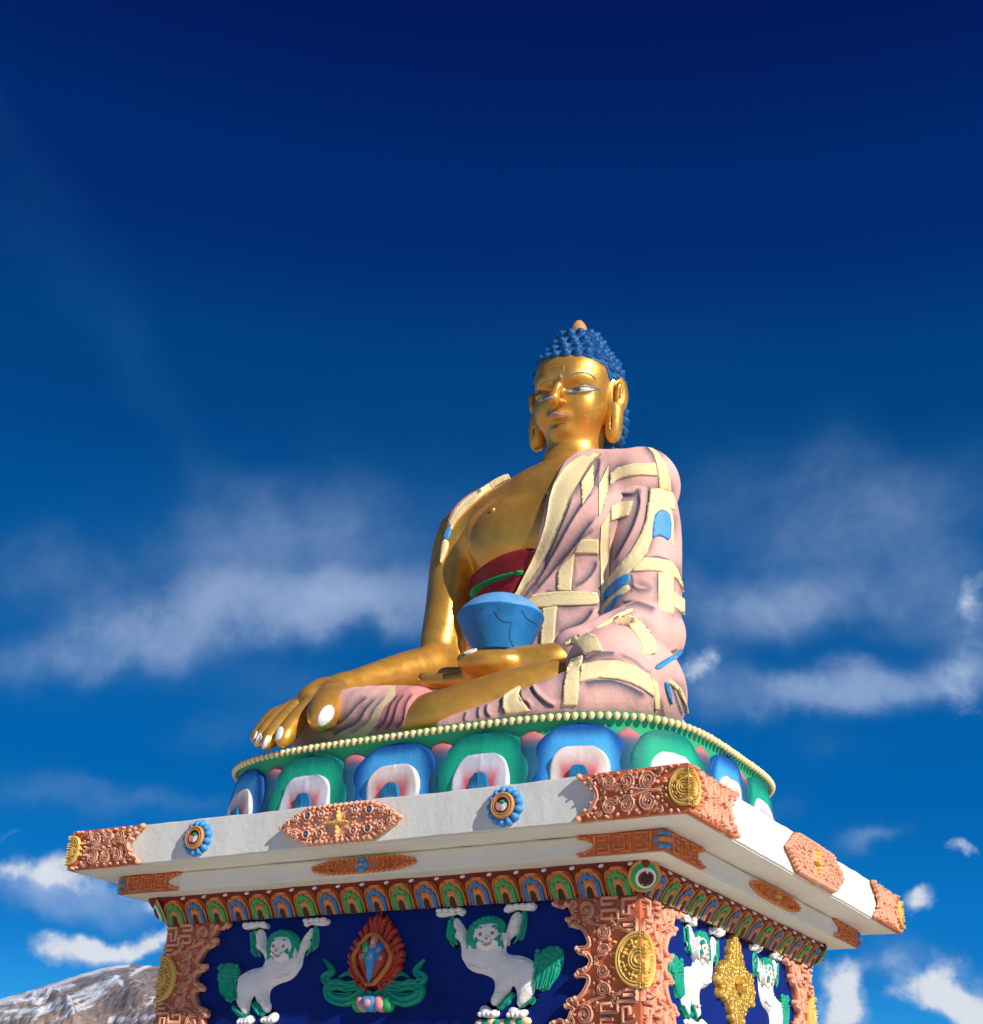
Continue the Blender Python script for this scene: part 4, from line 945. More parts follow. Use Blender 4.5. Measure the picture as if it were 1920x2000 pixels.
def core():
    ns, vv = 260, [0, .03, .06, .13, .2, .3, .4, .5, .58, .63, .68, .72, .748, .756]
    S = np.linspace(0, RL, ns, endpoint=False); V = np.concatenate([DR.p(S, v, -.015 if v < .75 else -.02) for v in vv]); Fc = []
    for j in range(len(vv)-1):
        for i in range(ns): Fc.append((j*ns+i, (j+1)*ns+i, (j+1)*ns+(i+1) % ns, j*ns+(i+1) % ns))
    b = (len(vv)-1)*ns; Fc.append(tuple(b+i for i in range(ns))); Fc.append(tuple(range(ns))[::-1])
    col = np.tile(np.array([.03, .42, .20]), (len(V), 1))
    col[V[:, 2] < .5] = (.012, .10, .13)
    mesh('drum', V, Fc, M['vc'], lot, smooth=True, col=col)
core()
# beads: a hundred singly, the rest of the ring in one piece
nb = 212; sb = np.arange(nb)*RL/nb
bd = MB()
for i in range(12): pass
def beadmesh():
    V, Fc = [], []; seg, rg = 9, 6
    for j in range(rg+1):
        t = math.pi*j/rg; 
        for i in range(seg):
            a = 2*math.pi*i/seg; z = math.cos(t); r_ = math.sin(t)
            z2 = z if z > 0 else z*1.25
            V.append((r_*math.cos(a)*(1-.15*(z < 0)), r_*math.sin(a)*(1-.15*(z < 0)), z2))
    for j in range(rg):
        for i in range(seg): Fc.append((j*seg+i, (j+1)*seg+i, (j+1)*seg+(i+1) % seg, j*seg+(i+1) % seg))
    return np.array(V)*.0295, Fc
bV, bF = beadmesh(); order = []
for i in range(nb):
    q, t, nn = rimpt(sb[i]); view = CAM[:2]-q; order.append((nn@view/np.linalg.norm(view), i))
vis = set(i for _, i in sorted(order)[::-1][:100]); rest = MB(); proto = None
for i in range(nb):
    P = DR.p(sb[i], .722, .004)
    if i in vis:
        if proto is None:
            proto = mesh('bead', bV, bF, M['cream'], lot); off = np.array(lot.location)
            me = proto.data; co = np.array([v.co[:] for v in me.vertices])+off; me.vertices.foreach_set('co', co.ravel()); me.update(); o = proto
        else: o = proto.copy(); COL.objects.link(o); o.parent = lot
        o.location = Vector(P)-lot.location; o.scale = [random.uniform(.93, 1.07)]*3
    else: rest.add(bV+P, bF)
rest.build('bead_row', M['cream'], lot, kind='stuff')
# big petals
def petal(sc_, w, kind):
    "kind 0 blue, 1 green; nested arches with a creased crown, a rolled inner petal and a blue heart"
    nu, nv = 37, 28; H = .665
    def shell(wf, hf, n0, bul, colf, name, crease=.0, label=None, lip=.02, root=None, sq=2.7):
        U = np.linspace(-1, 1, nu); Vv = np.linspace(0, 1, nv)
        uu, vv_ = np.meshgrid(U, Vv)
        # arch shape: half width shrinks to zero at the crown
        hw = (1-np.clip((vv_-.48)/.52, 0, 1)**sq)**(1/sq)*(1-.03*(1-vv_))
        x = uu*hw; wv = w*wf/2; h = H*hf
        edge = np.clip((1-np.abs(uu))/.09, 0, 1); edge = np.minimum(edge, np.clip((1-vv_)/.06, 0, 1)); rd = np.sqrt(1-(1-edge)**2)
        cup = bul*(1-uu**2)*np.sin(np.clip(vv_*1.1, 0, 1)*math.pi*.5+.25)
        cr_ = crease*np.exp(-(uu/.10)**2)*np.clip((vv_-.35)/.5, 0, 1)
        nn = n0+lip*rd+cup+cr_+.012*np.sin(vv_*9+sc_*3)*np.abs(uu)
        X = DR.p(sc_+x*wv, .0+vv_*h, nn); X = X.reshape(-1, 3)
        back = DR.p(sc_+x*wv, .0+vv_*h, np.full_like(nn, -.04)).reshape(-1, 3)
        e = np.maximum(np.abs(uu)*1., vv_**2.2).ravel(); c = colf(uu.ravel(), vv_.ravel(), e)
        Fc = [(j*nu+i, j*nu+i+1, (j+1)*nu+i+1, (j+1)*nu+i) for j in range(nv-1) for i in range(nu-1)]; k = nu*nv
        bd_ = [j*nu for j in range(nv)][::-1]; rim = [j*nu for j in range(nv)]+[(nv-1)*nu+i for i in range(1, nu)]+[j*nu+nu-1 for j in range(nv-2, -1, -1)]
        Fc += [(a, b, b+k, a+k) for a, b in zip(rim[:-1], rim[1:])]
        o = mesh(name, np.concatenate([X, back]), Fc, M['vc'], root or lot, col=np.concatenate([c, c]), label=label)
        return o
    mix = lambda a, b, t: np.array(a)[None]*(1-t[:, None])+np.array(b)[None]*t[:, None]
    sst = lambda x, a, b: (lambda t: t*t*(3-2*t))(np.clip((x-a)/(b-a), 0, 1))
    if kind == 0:
        oc = lambda u, v, e: mix((.07, .42, .82), (.004, .075, .34), sst(e, .52, .92))
        ic = lambda u, v, e: mix((.78, .66, .62), (.66, .10, .11), 1-sst(np.maximum(np.abs(u), v*.9), .42, .80))
    else:
        oc = lambda u, v, e: mix((.01, .42, .24), (.0, .17, .15), sst(e, .52, .95))
        ic = lambda u, v, e: mix((.68, .66, .74), (.66, .10, .12), 1-sst(np.maximum(np.abs(u), v*.9), .40, .76))
    root = shell(1., 1., .020, -.010, oc, 'petal', crease=.002, lip=.014, sq=2.2)
    shell(.62, .72, .024, -.006, ic, 'inner_petal', crease=.003, lip=.030, root=root, sq=2.4)
    hc = lambda u, v, e: mix((.30, .52, .66), (.01, .16, .34), np.maximum(sst(np.abs(u), .12, .7), sst(v, .2, .7)))
    shell(.22, .47, .040, .006, hc, 'heart', crease=.004, lip=.035, root=root, sq=2.2)
    return root
def sepal(sc_, w):
    nu, nv = 13, 12; U = np.linspace(-1, 1, nu); Vv = np.linspace(0, 1, nv); uu, vv_ = np.meshgrid(U, Vv)
    hw = (1-np.clip((vv_-.80)/.20, 0, 1)**2.)**.5*(1-.3*(1-vv_)**1.)
    nn = -.015+.05*np.sqrt(np.clip(1-uu**2, 0, 1))*np.sqrt(np.clip(1-np.clip((vv_-.80)/.20, 0, 1)**2, 0, 1))*np.clip((1-vv_)*9, 0, 1)**.5
    X = DR.p(sc_+uu*hw*w/2, .02+vv_*.625, nn).reshape(-1, 3)
    t = np.clip((vv_.ravel()-.80)/.10, 0, 1)[:, None]; c = np.array([.015, .10, .18])*(1-t)+np.array([.60, .17, .18])*t
    Fc = [(j*nu+i, j*nu+i+1, (j+1)*nu+i+1, (j+1)*nu+i) for j in range(nv-1) for i in range(nu-1)]
    mesh('sepal', X, Fc, M['vc'], lot, col=c)
# petal centres along the front read off the photo at the height of their crowns
def arc_of(px, py, v=.5):
    q = topx(DR.p(np.linspace(0, RL, 3000), v, .03)); S = np.linspace(0, RL, 3000); pts, t, nn = rimpt(S)
    facing = ((CAM[:2]-pts)*nn).sum(1) > 0; d = np.abs(q[:, 0]-px)+(~facing)*1e4; return S[np.argmin(d)]
PC = [(472, 0), (601, 1), (771, 0), (942, 1), (1133, 0), (1316, 1), (1447, 0)]
cs = [arc_of(x, 0, .45) for x, _ in PC]; cs[-1] = cs[-2]+.90; print('petal arcs', np.round(cs, 2), 'RL', RL)
bs = [.5*(a+b) for a, b in zip(cs[:-1], cs[1:])]
st = np.mean(np.diff(cs)); allc = [(c, k) for c, (_, k) in zip(cs, PC)]
rem = RL-(cs[-1]-cs[0]); nrem = int(round(rem/st))-1
if nrem % 2 == 0: nrem += 1 if rem/(nrem+2) > .8*st else -1
for i in range(nrem): allc.append((cs[-1]+rem*(i+1)/(nrem+1), (i+1) % 2))
allc.sort(); n_ = len(allc)
for i, (c, k) in enumerate(allc):
    nx = allc[(i+1) % n_][0]+(RL if i == n_-1 else 0); pv = allc[i-1][0]-(RL if i == 0 else 0)
    w = min(nx-c, c-pv)*1.03; petal(c, w, k); sepal((c+nx)/2, .27)
# ================================================================== the seated statue, modelled as smooth solids
import openvdb
def smin(a, b, k): 
    h = np.clip(k-np.abs(a-b), 0, None)/k; return np.minimum(a, b)-h*h*k*.25
def smax(a, b, k): return -smin(-a, -b, k)
def rotm(rx=0, ry=0, rz=0):
    from mathutils import Euler
    return np.array(Euler((math.radians(rx), math.radians(ry), math.radians(rz))).to_matrix())
class El:
    def __init__(s, c, r, rot=None, k=.1, op='+'):
        s.c = np.array(c, float); s.r = np.array(r, float); s.R = rotm(*rot) if rot else None; s.k = k; s.op = op; m = s.r.max(); s.lo, s.hi = s.c-m, s.c+m
    def f(s, P):
        q = P-s.c.astype(P.dtype)
        if s.R is not None: q = q@s.R.astype(P.dtype)
        k0 = np.sqrt(((q/s.r.astype(P.dtype))**2).sum(-1)); k1 = np.sqrt(((q/(s.r**2).astype(P.dtype))**2).sum(-1))
        return np.where(k1 > 1e-6, k0*(k0-1)/np.maximum(k1, 1e-6), -s.r.min()).astype(np.float32)
class Ca:
    "tapered rod through a list of (x, y, z, r); optional flattening in one direction"
    def __init__(s, pts, k=.1, op='+'):
        s.p = np.array(pts, float)
        if len(s.p) > 2 and len(s.p) < 9: s.p = crom(s.p, 4)
        s.k = k; s.op = op; m = s.p[:, 3].max(); s.lo, s.hi = s.p[:, :3].min(0)-m, s.p[:, :3].max(0)+m
    def f(s, P):
        best = None
        for a, b in zip(s.p[:-1], s.p[1:]):
            ab = (b-a)[:3].astype(P.dtype); q = P-a[:3].astype(P.dtype); t = np.clip(q@ab/(ab@ab), 0, 1)
            d = np.sqrt(((q-t[..., None]*ab)**2).sum(-1))-(a[3]+(b[3]-a[3])*t); best = d if best is None else smin(best, d, .04)
        return best.astype(np.float32)
def field(prims, lo, hi, h):
    lo = np.array(lo, float); n = np.ceil((np.array(hi)-lo)/h).astype(int)+1; D_ = np.full(n, 1., np.float32)
    for pr in prims:
        m = pr.k+.10
        a = np.clip(np.floor((pr.lo-m-lo)/h).astype(int), 0, n); b = np.clip(np.ceil((pr.hi+m-lo)/h).astype(int)+1, 0, n)
        if np.any(b <= a): continue
        ax = [(lo[i]+h*np.arange(a[i], b[i])).astype(np.float32) for i in range(3)]
        P = np.stack(np.meshgrid(*ax, indexing='ij'), -1); v = pr.f(P); s = (slice(a[0], b[0]), slice(a[1], b[1]), slice(a[2], b[2]))
        if pr.op == '+': D_[s] = smin(D_[s], v, pr.k)
        else: D_[s] = smax(D_[s], -v, pr.k)
    return D_, lo
def tomesh(D_, lo, h):
    g = openvdb.FloatGrid(); g.copyFromArray(np.ascontiguousarray(D_)); r = g.convertToPolygons(isovalue=0., adaptivity=0.); pts = r[0]; tri, quad = r[1], r[2]
    V = pts*h+lo; Fc = [tuple(f) for f in quad]+[tuple(f) for f in tri]
    return V, Fc
def solid(prims, lo, hi, h, cut=None):
    D_, lo = field(prims, lo, hi, h)
    if cut is not None:
        n = D_.shape; ax = [(lo[i]+h*np.arange(n[i])).astype(np.float32) for i in range(3)]; P = np.meshgrid(*ax, indexing='ij', sparse=True); D_ = cut(D_, *P).astype(np.float32)
    # keep the outside of the box closed
    D_[[0, -1]] = np.maximum(D_[[0, -1]], .01); D_[:, [0, -1]] = np.maximum(D_[:, [0, -1]], .01); D_[:, :, [0, -1]] = np.maximum(D_[:, :, [0, -1]], .01)
    return tomesh(D_, lo, h)
J = lambda px, py, y: tuple(at(px, py, y))
def jr(px, py, y, r): return (*at(px, py, y), r)
ST = thing('buddha_statue', 'giant golden seated figure in a patched pink and cream robe with blue curled hair', 'statue', (.07, -.5, LH))

# ---- torso and right arm
TOR = [El((.10, .30, 3.45), (.98, .52, .95), k=.2), El((.02, .30, 2.45), (1.06, .50, 1.0), k=.25), El((.05, .30, 1.5), (1.12, .72, .7), k=.3),
       Ca([(-.92, .32, 4.02, .36), (.1, .34, 4.12, .40), (1.08, .32, 4.10, .38)], k=.30), El((.2, .36, 4.28), (.62, .36, .30), k=.25),
       El((-.34, -.10, 3.62), (.42, .20, .34), k=.28), El((.50, -.10, 3.62), (.42, .20, .34), k=.28)]
ARM = [Ca([(-1.10, .26, 3.92, .30), (-1.17, .20, 3.55, .26), (-1.17, .10, 2.95, .225), (-1.16, .0, 2.45, .215)], k=.12),
       Ca([jr(860, 1300, .0, .225), jr(833, 1309, -.22, .235), jr(786, 1318, -.55, .215), jr(718, 1333, -1.02, .165), jr(668, 1346, -1.38, .135)], k=.08)]
kn = [jr(607, 1378, -1.90, .085), jr(585, 1378, -1.80, .08), jr(572, 1382, -1.68, .075), jr(560, 1388, -1.56, .07)]
HAND = [Ca([jr(668, 1346, -1.38, .135), jr(640, 1353, -1.58, .14)], k=.10),
        El(J(622, 1362, -1.68), (.17, .26, .15), (25, 0, 5), k=.12)]+[Ca([jr(640, 1356, -1.55, .11), k_], k=.07) for k_ in kn]
FING = [Ca([kn[0], jr(583, 1404, -2.12, .085), jr(563, 1430, -2.26, .082), jr(554, 1446, -2.32, .066)], k=.022),
        Ca([kn[1], jr(556, 1408, -2.08, .078), jr(533, 1436, -2.26, .072), jr(522, 1453, -2.34, .056)], k=.022),
        Ca([kn[2], jr(541, 1404, -1.98, .072), jr(519, 1432, -2.18, .066), jr(507, 1450, -2.26, .052)], k=.022),
        Ca([kn[3], jr(531, 1402, -1.84, .066), jr(511, 1428, -2.04, .058), jr(500, 1442, -2.14, .048)], k=.022)]
THUMB = [Ca([jr(658, 1352, -1.62, .13), jr(650, 1366, -1.86, .145), jr(638, 1387, -2.10, .158), jr(628, 1404, -2.22, .118)], k=.06)]
# ---- left hand holding the bowl, palm up
LHD = [Ca([jr(1135, 1281, -.95, .17), jr(1085, 1291, -1.15, .155), jr(1040, 1297, -1.22, .165), jr(995, 1304, -1.28, .17)], k=.08),
       El(J(965, 1312, -1.30), (.27, .24, .125), (0, 4, -8), k=.10),
       Ca([jr(990, 1292, -1.42, .10), jr(950, 1293, -1.50, .098), jr(918, 1291, -1.50, .082), jr(907, 1290, -1.50, .06)], k=.05),
       Ca([jr(930, 1323, -1.36, .085), jr(885, 1330, -1.42, .072), jr(845, 1331, -1.42, .062), jr(826, 1325, -1.40, .05)], k=.03),
       Ca([jr(930, 1322, -1.22, .08), jr(890, 1325, -1.22, .068), jr(855, 1326, -1.20, .06)], k=.03),
       Ca([jr(930, 1318, -1.08, .08), jr(895, 1318, -1.04, .068), jr(865, 1317, -1.0, .06)], k=.03)]
# ---- gold shin and foot lying in the lap
FOOT = [Ca([jr(1150, 1332, -1.35, .22), jr(1080, 1352, -1.60, .27), jr(980, 1378, -1.80, .28), jr(880, 1402, -1.95, .25), jr(800, 1412, -1.95, .22)], k=.12),
        El((.5, -.9, 1.0), (1.2, 1.0, .42), k=.2)]
BODY = TOR+ARM+HAND+FING+THUMB+LHD+FOOT
fineL, fineH = np.array([-2.3, -2.65, .75]), np.array([-1.15, -1.30, 1.85])
V1, F1 = solid(BODY, (-1.9, -2.4, .70), (1.7, 1.2, 4.9), .026)
V2, F2_ = solid(ARM+HAND+FING+THUMB, fineL, fineH, .0115)
Fa = np.array([f for f in F1 if len(f) == 4]); cen = V1[Fa].mean(1); keep = ~np.all((cen > fineL+.02) & (cen < fineH-.02), axis=1); Fa = Fa[keep]
bodymb = MB(); bodymb.add(V1, Fa)
# drop the faces that close the fine box
cF = [f for f in F2_]; c2 = np.array([V2[list(f)].mean(0) for f in cF]); ok = np.all((c2 > fineL+.013) & (c2 < fineH-.013), axis=1)
bodymb.add(V2, [f for f, o_ in zip(cF, ok) if o_])
# ---- head, in its own frame
HO = at(1116, 775, .32); HO = np.array([HO[0]+.045, .32, HO[2]]); print('head origin', HO)
HM = rotm(12, 5.5, 3)
HS = 1.07
h2w = lambda P: HS*np.asarray(P)@HM.T+HO
HEAD = [El((0, .06, .13), (.43, .47, .44), k=.1), El((0, -.03, -.12), (.385, .355, .42), k=.12), El((0, -.09, .15), (.37, .325, .28), k=.12),
        El((0, -.02, -.36), (.295, .31, .185), k=.12), El((0, -.25, -.455), (.12, .11, .085), k=.12)]
for s in (-1, 1):
    HEAD += [El((s*.20, -.19, -.215), (.155, .165, .17), k=.12), Ca([(s*.065, -.372, .068, .012), (s*.16, -.380, .098, .015), (s*.30, -.275, .060, .010)], k=.08),
             El((s*.185, -.430, -.030), (.12, .055, .030), (0, 0, s*-24), k=.07, op='-'), El((s*.190, -.285, -.070), (.125, .085, .055), (0, 0, s*-24), k=.03)]
HEAD += [Ca([(0, -.380, .07, .024), (0, -.432, -.04, .028), (0, -.505, -.158, .038), (0, -.485, -.178, .040)], k=.035), El((-.052, -.428, -.188), (.036, .042, .027), k=.022), El((.052, -.428, -.188), (.036, .042, .027), k=.022),
         El((0, -.365, -.315), (.12, .040, .05), k=.06), Ca([(-.10, -.362, -.308, .008), (-.03, -.397, -.305, .009), (0, -.394, -.310, .007), (.03, -.397, -.305, .009), (.10, -.362, -.308, .008)], k=.015),
         Ca([(-.06, -.372, -.333, .007), (0, -.388, -.338, .010), (.06, -.372, -.333, .007)], k=.015), El((0, -.40, -.400), (.07, .04, .018), k=.05, op='-'),
         Ca([(0, .05, -.35, .29), (0, .0, -.70, .295), (0, -.12, -1.10, .40)], k=.08)]
for s in (-1, 1):
    HEAD += [El((s*.470, .05, -.03), (.050, .140, .215), (0, 0, s*-32), k=.03), Ca([(s*.455, .035, -.16, .075), (s*.45, .02, -.36, .078), (s*.445, .01, -.50, .066)], k=.03),
             El((s*.520, .012, -.01), (.034, .085, .150), (0, 0, s*-32), k=.02, op='-'), Ca([(s*.515, .02, .08, .013), (s*.512, -.02, .02, .013), (s*.50, -.03, -.12, .015)], k=.012),
             Ca([(s*.52, .05, .04, .012), (s*.515, .03, -.06, .012)], k=.012),
             El((s*.455, -.02, -.36), (.006, .16, .085), k=.006, op='-')]
V3, F3 = solid(HEAD, (-.66, -.62, -1.1), (.66, .72, .75), .0105)
c3 = np.array([V3[list(f)].mean(0) for f in F3]); F3k = [f for f, c in zip(F3, c3) if c[2] > -1.085]
bodymb.add(h2w(V3), F3k)
body = bodymb.build('body', M['gold'], ST)
bv_body = BVHTree.FromPolygons([tuple(v) for v in np.concatenate(bodymb.V)], [list(f) for f in bodymb.F])

# ---- hair: cap, topknot, rows of snail-shell curls
HAIR = [El((0, .075, .14), (.462, .505, .468), k=.08), El((0, .08, .50), (.275, .285, .25), k=.07), El((0, .20, -.24), (.46, .43, .48), k=.1)]
def haircut(D_, x, y, z):
    line = z-.255-.06*np.cos(np.clip(x/.38, -1, 1)*np.pi/2)+2.4*np.maximum(0, y+.13)
    D_ = np.maximum(D_, -line/1.6+0*D_); return np.maximum(D_, -(z+.62)+0*D_)
V4, F4 = solid(HAIR, (-.6, -.6, -.75), (.6, .75, .85), .014, haircut)
hmb = MB(); hmb.add(h2w(V4), F4); bvh4 = BVHTree.FromPolygons([tuple(v) for v in V4], [list(f) for f in F4])
def curl(P, nrm, s):
    "a snail shell: a tapering coil round a cone"
    nrm = Vector(nrm).normalized(); up = Vector((0, 0, 1)); a = nrm.cross(up); a = a.normalized() if a.length > .05 else Vector((1, 0, 0)); b = nrm.cross(a); P = Vector(P)
    X = []; seg = 12; rg = 7; turn = random.uniform(0, 6)
    prof = [(1.12, -.35), (1.12, .02), (.92, .30), (.70, .36), (.68, .62), (.44, .76), (.30, .84)]
    for (r_, z_) in prof:
        for i in range(seg):
            t = 2*math.pi*i/seg; zz = z_+.20*((t/(2*math.pi)+.0)-.5)*(r_ < 1.02); rr = r_*(1+.10*math.sin(t-turn)*(r_ < .9))
            X.append(P+(a*math.cos(t+turn)+b*math.sin(t+turn))*s*rr+nrm*s*zz)
    X.append(P+nrm*s*1.15)
    Fc = [(j*seg+i, j*seg+(i+1) % seg, (j+1)*seg+(i+1) % seg, (j+1)*seg+i) for j in range(rg-1) for i in range(seg)]+[((rg-1)*seg+i, (rg-1)*seg+(i+1) % seg, rg*seg) for i in range(seg)]
    return np.array([tuple(v) for v in X]), Fc
npl = 0
for zi, zc in enumerate(np.arange(-.56, .78, .102)):
    z = zc
    # how wide is the hair at this height
    circ = 2*math.pi*(.46 if z < .40 else max(.07, .29*math.sqrt(max(.0, 1-((z-.50)/.30)**2)) if z > .5 else .34)); n = max(5, int(circ/.120))
    for i in range(n):
        t = 2*math.pi*(i+.5*(zi % 2))/n+.02; dr = Vector((math.sin(t), -math.cos(t), 0)); o_ = Vector((0, .075, z))+dr*1.2
        hit, nrm, _, _ = bvh4.ray_cast(o_, -dr)
        if hit is None: continue
        line = z-.255-.06*math.cos(max(-1, min(1, hit.x/.38))*math.pi/2)+2.4*max(0, hit.y+.13)
        if line < .020 or nrm.dot(dr) < -.2: continue
        if abs(hit.x) > .40 and hit.y < .10 and z < .12: continue
        X, Fc = curl(hit, (dr+Vector((0, 0, .55 if z > -.2 else .2))+Vector(nrm)*.6), random.uniform(.052, .060)); hmb.add(h2w(X), Fc); npl += 1
print('curls', npl)
hmb.build('hair', M['hair'], ST)
fmb = MB(); FP_ = [(.085, .70), (.092, .745), (.084, .79), (.060, .84), (.028, .872), (0, .880)]
fv = [(r_*math.cos(2*math.pi*i/20), .08+r_*math.sin(2*math.pi*i/20), z) for r_, z in FP_ for i in range(20)]
mesh('finial', h2w(fv), [(j*20+i, j*20+(i+1) % 20, (j+1)*20+(i+1) % 20, (j+1)*20+i) for j in range(len(FP_)-1) for i in range(20)], M['tan'], ST)

# ---- robe
EDG = np.array([at(820+x/3.361, 860+y/3.361, yy) for x, y, yy in ((1160, 62, .30), (1080, 100, .15), (990, 150, .0), (930, 220, -.10), (880, 300, -.2), (855, 380, -.24), (840, 480, -.27), (825, 560, -.27), (790, 670, -.26), (745, 780, -.25), (690, 890, -.25), (640, 990, -.25), (600, 1045, -.25), (540, 1140, -.25))])
o_ = np.argsort(EDG[:, 2]); EZ, EX = EDG[o_, 2], EDG[o_, 0]; print('edge', np.round(EDG, 2).tolist())
RT = [Ca([p for p in q.p], k=q.k) if isinstance(q, Ca) else El(q.c, q.r, k=q.k) for q in TOR]
def infl(prims, t):
    out = []
    for q in prims:
        if isinstance(q, Ca): n = Ca(q.p+np.array([0, 0, 0, t]), q.k, q.op)
        else: n = El(q.c, q.r+t, None, q.k, q.op); n.R = q.R; m = n.r.max(); n.lo, n.hi = n.c-m, n.c+m
        out.append(n)
    return out
LS = [Ca([(1.02, .34, 4.06, .39), (1.12, .30, 3.55, .39), (1.17, .22, 2.9, .37), (1.19, .16, 2.4, .36)], k=.10)]     # left upper sleeve
LF = [Ca([jr(1268, 1240, -.05, .36), jr(1238, 1250, -.40, .33), jr(1190, 1259, -.72, .27), jr(1140, 1270, -.96, .215), jr(1120, 1273, -1.05, .20)], k=.10)]
RA = infl(ARM[:1], .045)
def robecut(D_, x, y, z):
    xe = np.interp(z.ravel(), EZ, EX).reshape(z.shape).astype(np.float32)
    left = (xe-x)*.8
    yth = np.interp(z.ravel(), [1.5, 2.7, 3.2, 3.9, 4.6], [.50, .42, .24, .22, .30]).reshape(z.shape).astype(np.float32)
    right = yth-y
    reg = np.minimum(left, right)
    return smax(D_, reg+0*D_, .03)
V5, F5 = solid(infl(TOR, .05)+RA, (-1.75, -.75, .8), (1.6, 1.3, 4.9), .015, robecut)
V6, F6 = solid(LS+LF, (.3, -1.5, 1.2), (2.0, 1.1, 4.7), .0145, None)
# cloth over the left knee and shin, and over the right leg
LK = [El(J(1222, 1345, -1.05), (.53, .90, .50), (0, 0, 12), k=.12), Ca([jr(1215, 1352, -1.75, .34), jr(1130, 1372, -1.98, .27), jr(1040, 1392, -2.10, .20), jr(950, 1410, -2.17, .14), jr(870, 1425, -2.2, .09)], k=.12),
      El((1.05, .1, 1.15), (.60, .90, .55), k=.15)]
V7, F7 = solid(LK, (-.4, -2.6, .72), (2.6, 1.2, 1.95), .014, lambda D_, x, y, z: smax(D_, .745-z+0*D_, .02))
RK = [Ca([jr(810, 1402, -1.93, .285), jr(700, 1404, -1.84, .285), jr(625, 1412, -1.55, .24)], k=.1), El((-1.35, -.9, 1.0), (.60, .9, .42), k=.15)]
V8, F8 = solid(RK, (-2.3, -2.5, .72), (.2, .6, 1.7), .014, lambda D_, x, y, z: smax(D_, .745-z+0*D_, .02))
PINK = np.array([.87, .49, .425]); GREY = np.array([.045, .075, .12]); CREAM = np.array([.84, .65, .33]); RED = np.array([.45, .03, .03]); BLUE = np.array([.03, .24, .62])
def vnorm(V, Fc):
    Nn = np.zeros_like(V)
    for k in (3, 4):
        Fa_ = np.array([f for f in Fc if len(f) == k])
        if len(Fa_) == 0: continue
        a, b, c = V[Fa_[:, 0]], V[Fa_[:, 1]], V[Fa_[:, 2]]; n = np.cross(b-a, c-a)
        for i in range(k): np.add.at(Nn, Fa_[:, i], n)
    return Nn/(np.linalg.norm(Nn, axis=1)[:, None]+1e-12)
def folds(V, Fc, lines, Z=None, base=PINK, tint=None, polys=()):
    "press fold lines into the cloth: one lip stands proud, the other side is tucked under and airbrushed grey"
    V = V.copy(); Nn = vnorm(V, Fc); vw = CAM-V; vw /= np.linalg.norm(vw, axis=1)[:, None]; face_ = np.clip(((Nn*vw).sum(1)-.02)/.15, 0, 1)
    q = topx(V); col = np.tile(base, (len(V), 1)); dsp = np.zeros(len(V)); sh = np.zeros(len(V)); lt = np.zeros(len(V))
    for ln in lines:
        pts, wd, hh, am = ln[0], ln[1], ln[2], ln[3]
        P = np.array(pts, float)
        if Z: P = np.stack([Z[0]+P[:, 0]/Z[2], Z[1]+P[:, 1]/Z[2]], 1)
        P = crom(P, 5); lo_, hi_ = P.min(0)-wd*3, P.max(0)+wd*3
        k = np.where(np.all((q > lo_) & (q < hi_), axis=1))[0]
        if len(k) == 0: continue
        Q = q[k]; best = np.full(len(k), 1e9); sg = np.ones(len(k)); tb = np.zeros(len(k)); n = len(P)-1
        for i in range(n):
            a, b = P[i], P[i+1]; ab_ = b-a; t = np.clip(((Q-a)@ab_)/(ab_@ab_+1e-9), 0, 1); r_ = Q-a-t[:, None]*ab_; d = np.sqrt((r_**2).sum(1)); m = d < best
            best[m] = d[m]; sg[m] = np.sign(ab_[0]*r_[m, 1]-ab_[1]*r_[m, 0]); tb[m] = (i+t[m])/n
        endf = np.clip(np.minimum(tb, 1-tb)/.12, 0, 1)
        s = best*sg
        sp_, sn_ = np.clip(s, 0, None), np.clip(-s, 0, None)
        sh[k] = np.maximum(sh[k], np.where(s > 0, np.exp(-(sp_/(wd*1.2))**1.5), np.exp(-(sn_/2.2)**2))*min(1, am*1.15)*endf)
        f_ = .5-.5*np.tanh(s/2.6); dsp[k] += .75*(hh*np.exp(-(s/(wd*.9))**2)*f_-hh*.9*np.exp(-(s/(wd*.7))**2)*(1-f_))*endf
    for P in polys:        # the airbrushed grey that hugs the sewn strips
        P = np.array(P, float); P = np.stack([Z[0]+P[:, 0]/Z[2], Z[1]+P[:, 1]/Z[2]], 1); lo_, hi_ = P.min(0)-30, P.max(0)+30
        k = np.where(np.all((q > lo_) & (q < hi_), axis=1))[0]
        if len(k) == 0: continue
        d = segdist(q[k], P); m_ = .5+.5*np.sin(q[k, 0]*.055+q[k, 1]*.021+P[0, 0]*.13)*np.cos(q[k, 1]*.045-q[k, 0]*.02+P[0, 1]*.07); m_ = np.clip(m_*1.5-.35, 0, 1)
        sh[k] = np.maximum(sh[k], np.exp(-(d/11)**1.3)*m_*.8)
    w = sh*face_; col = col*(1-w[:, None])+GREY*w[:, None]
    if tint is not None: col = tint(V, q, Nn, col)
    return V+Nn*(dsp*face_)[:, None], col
ZA = (820, 860, 3.361); ZL = (880, 1180, 3.619)
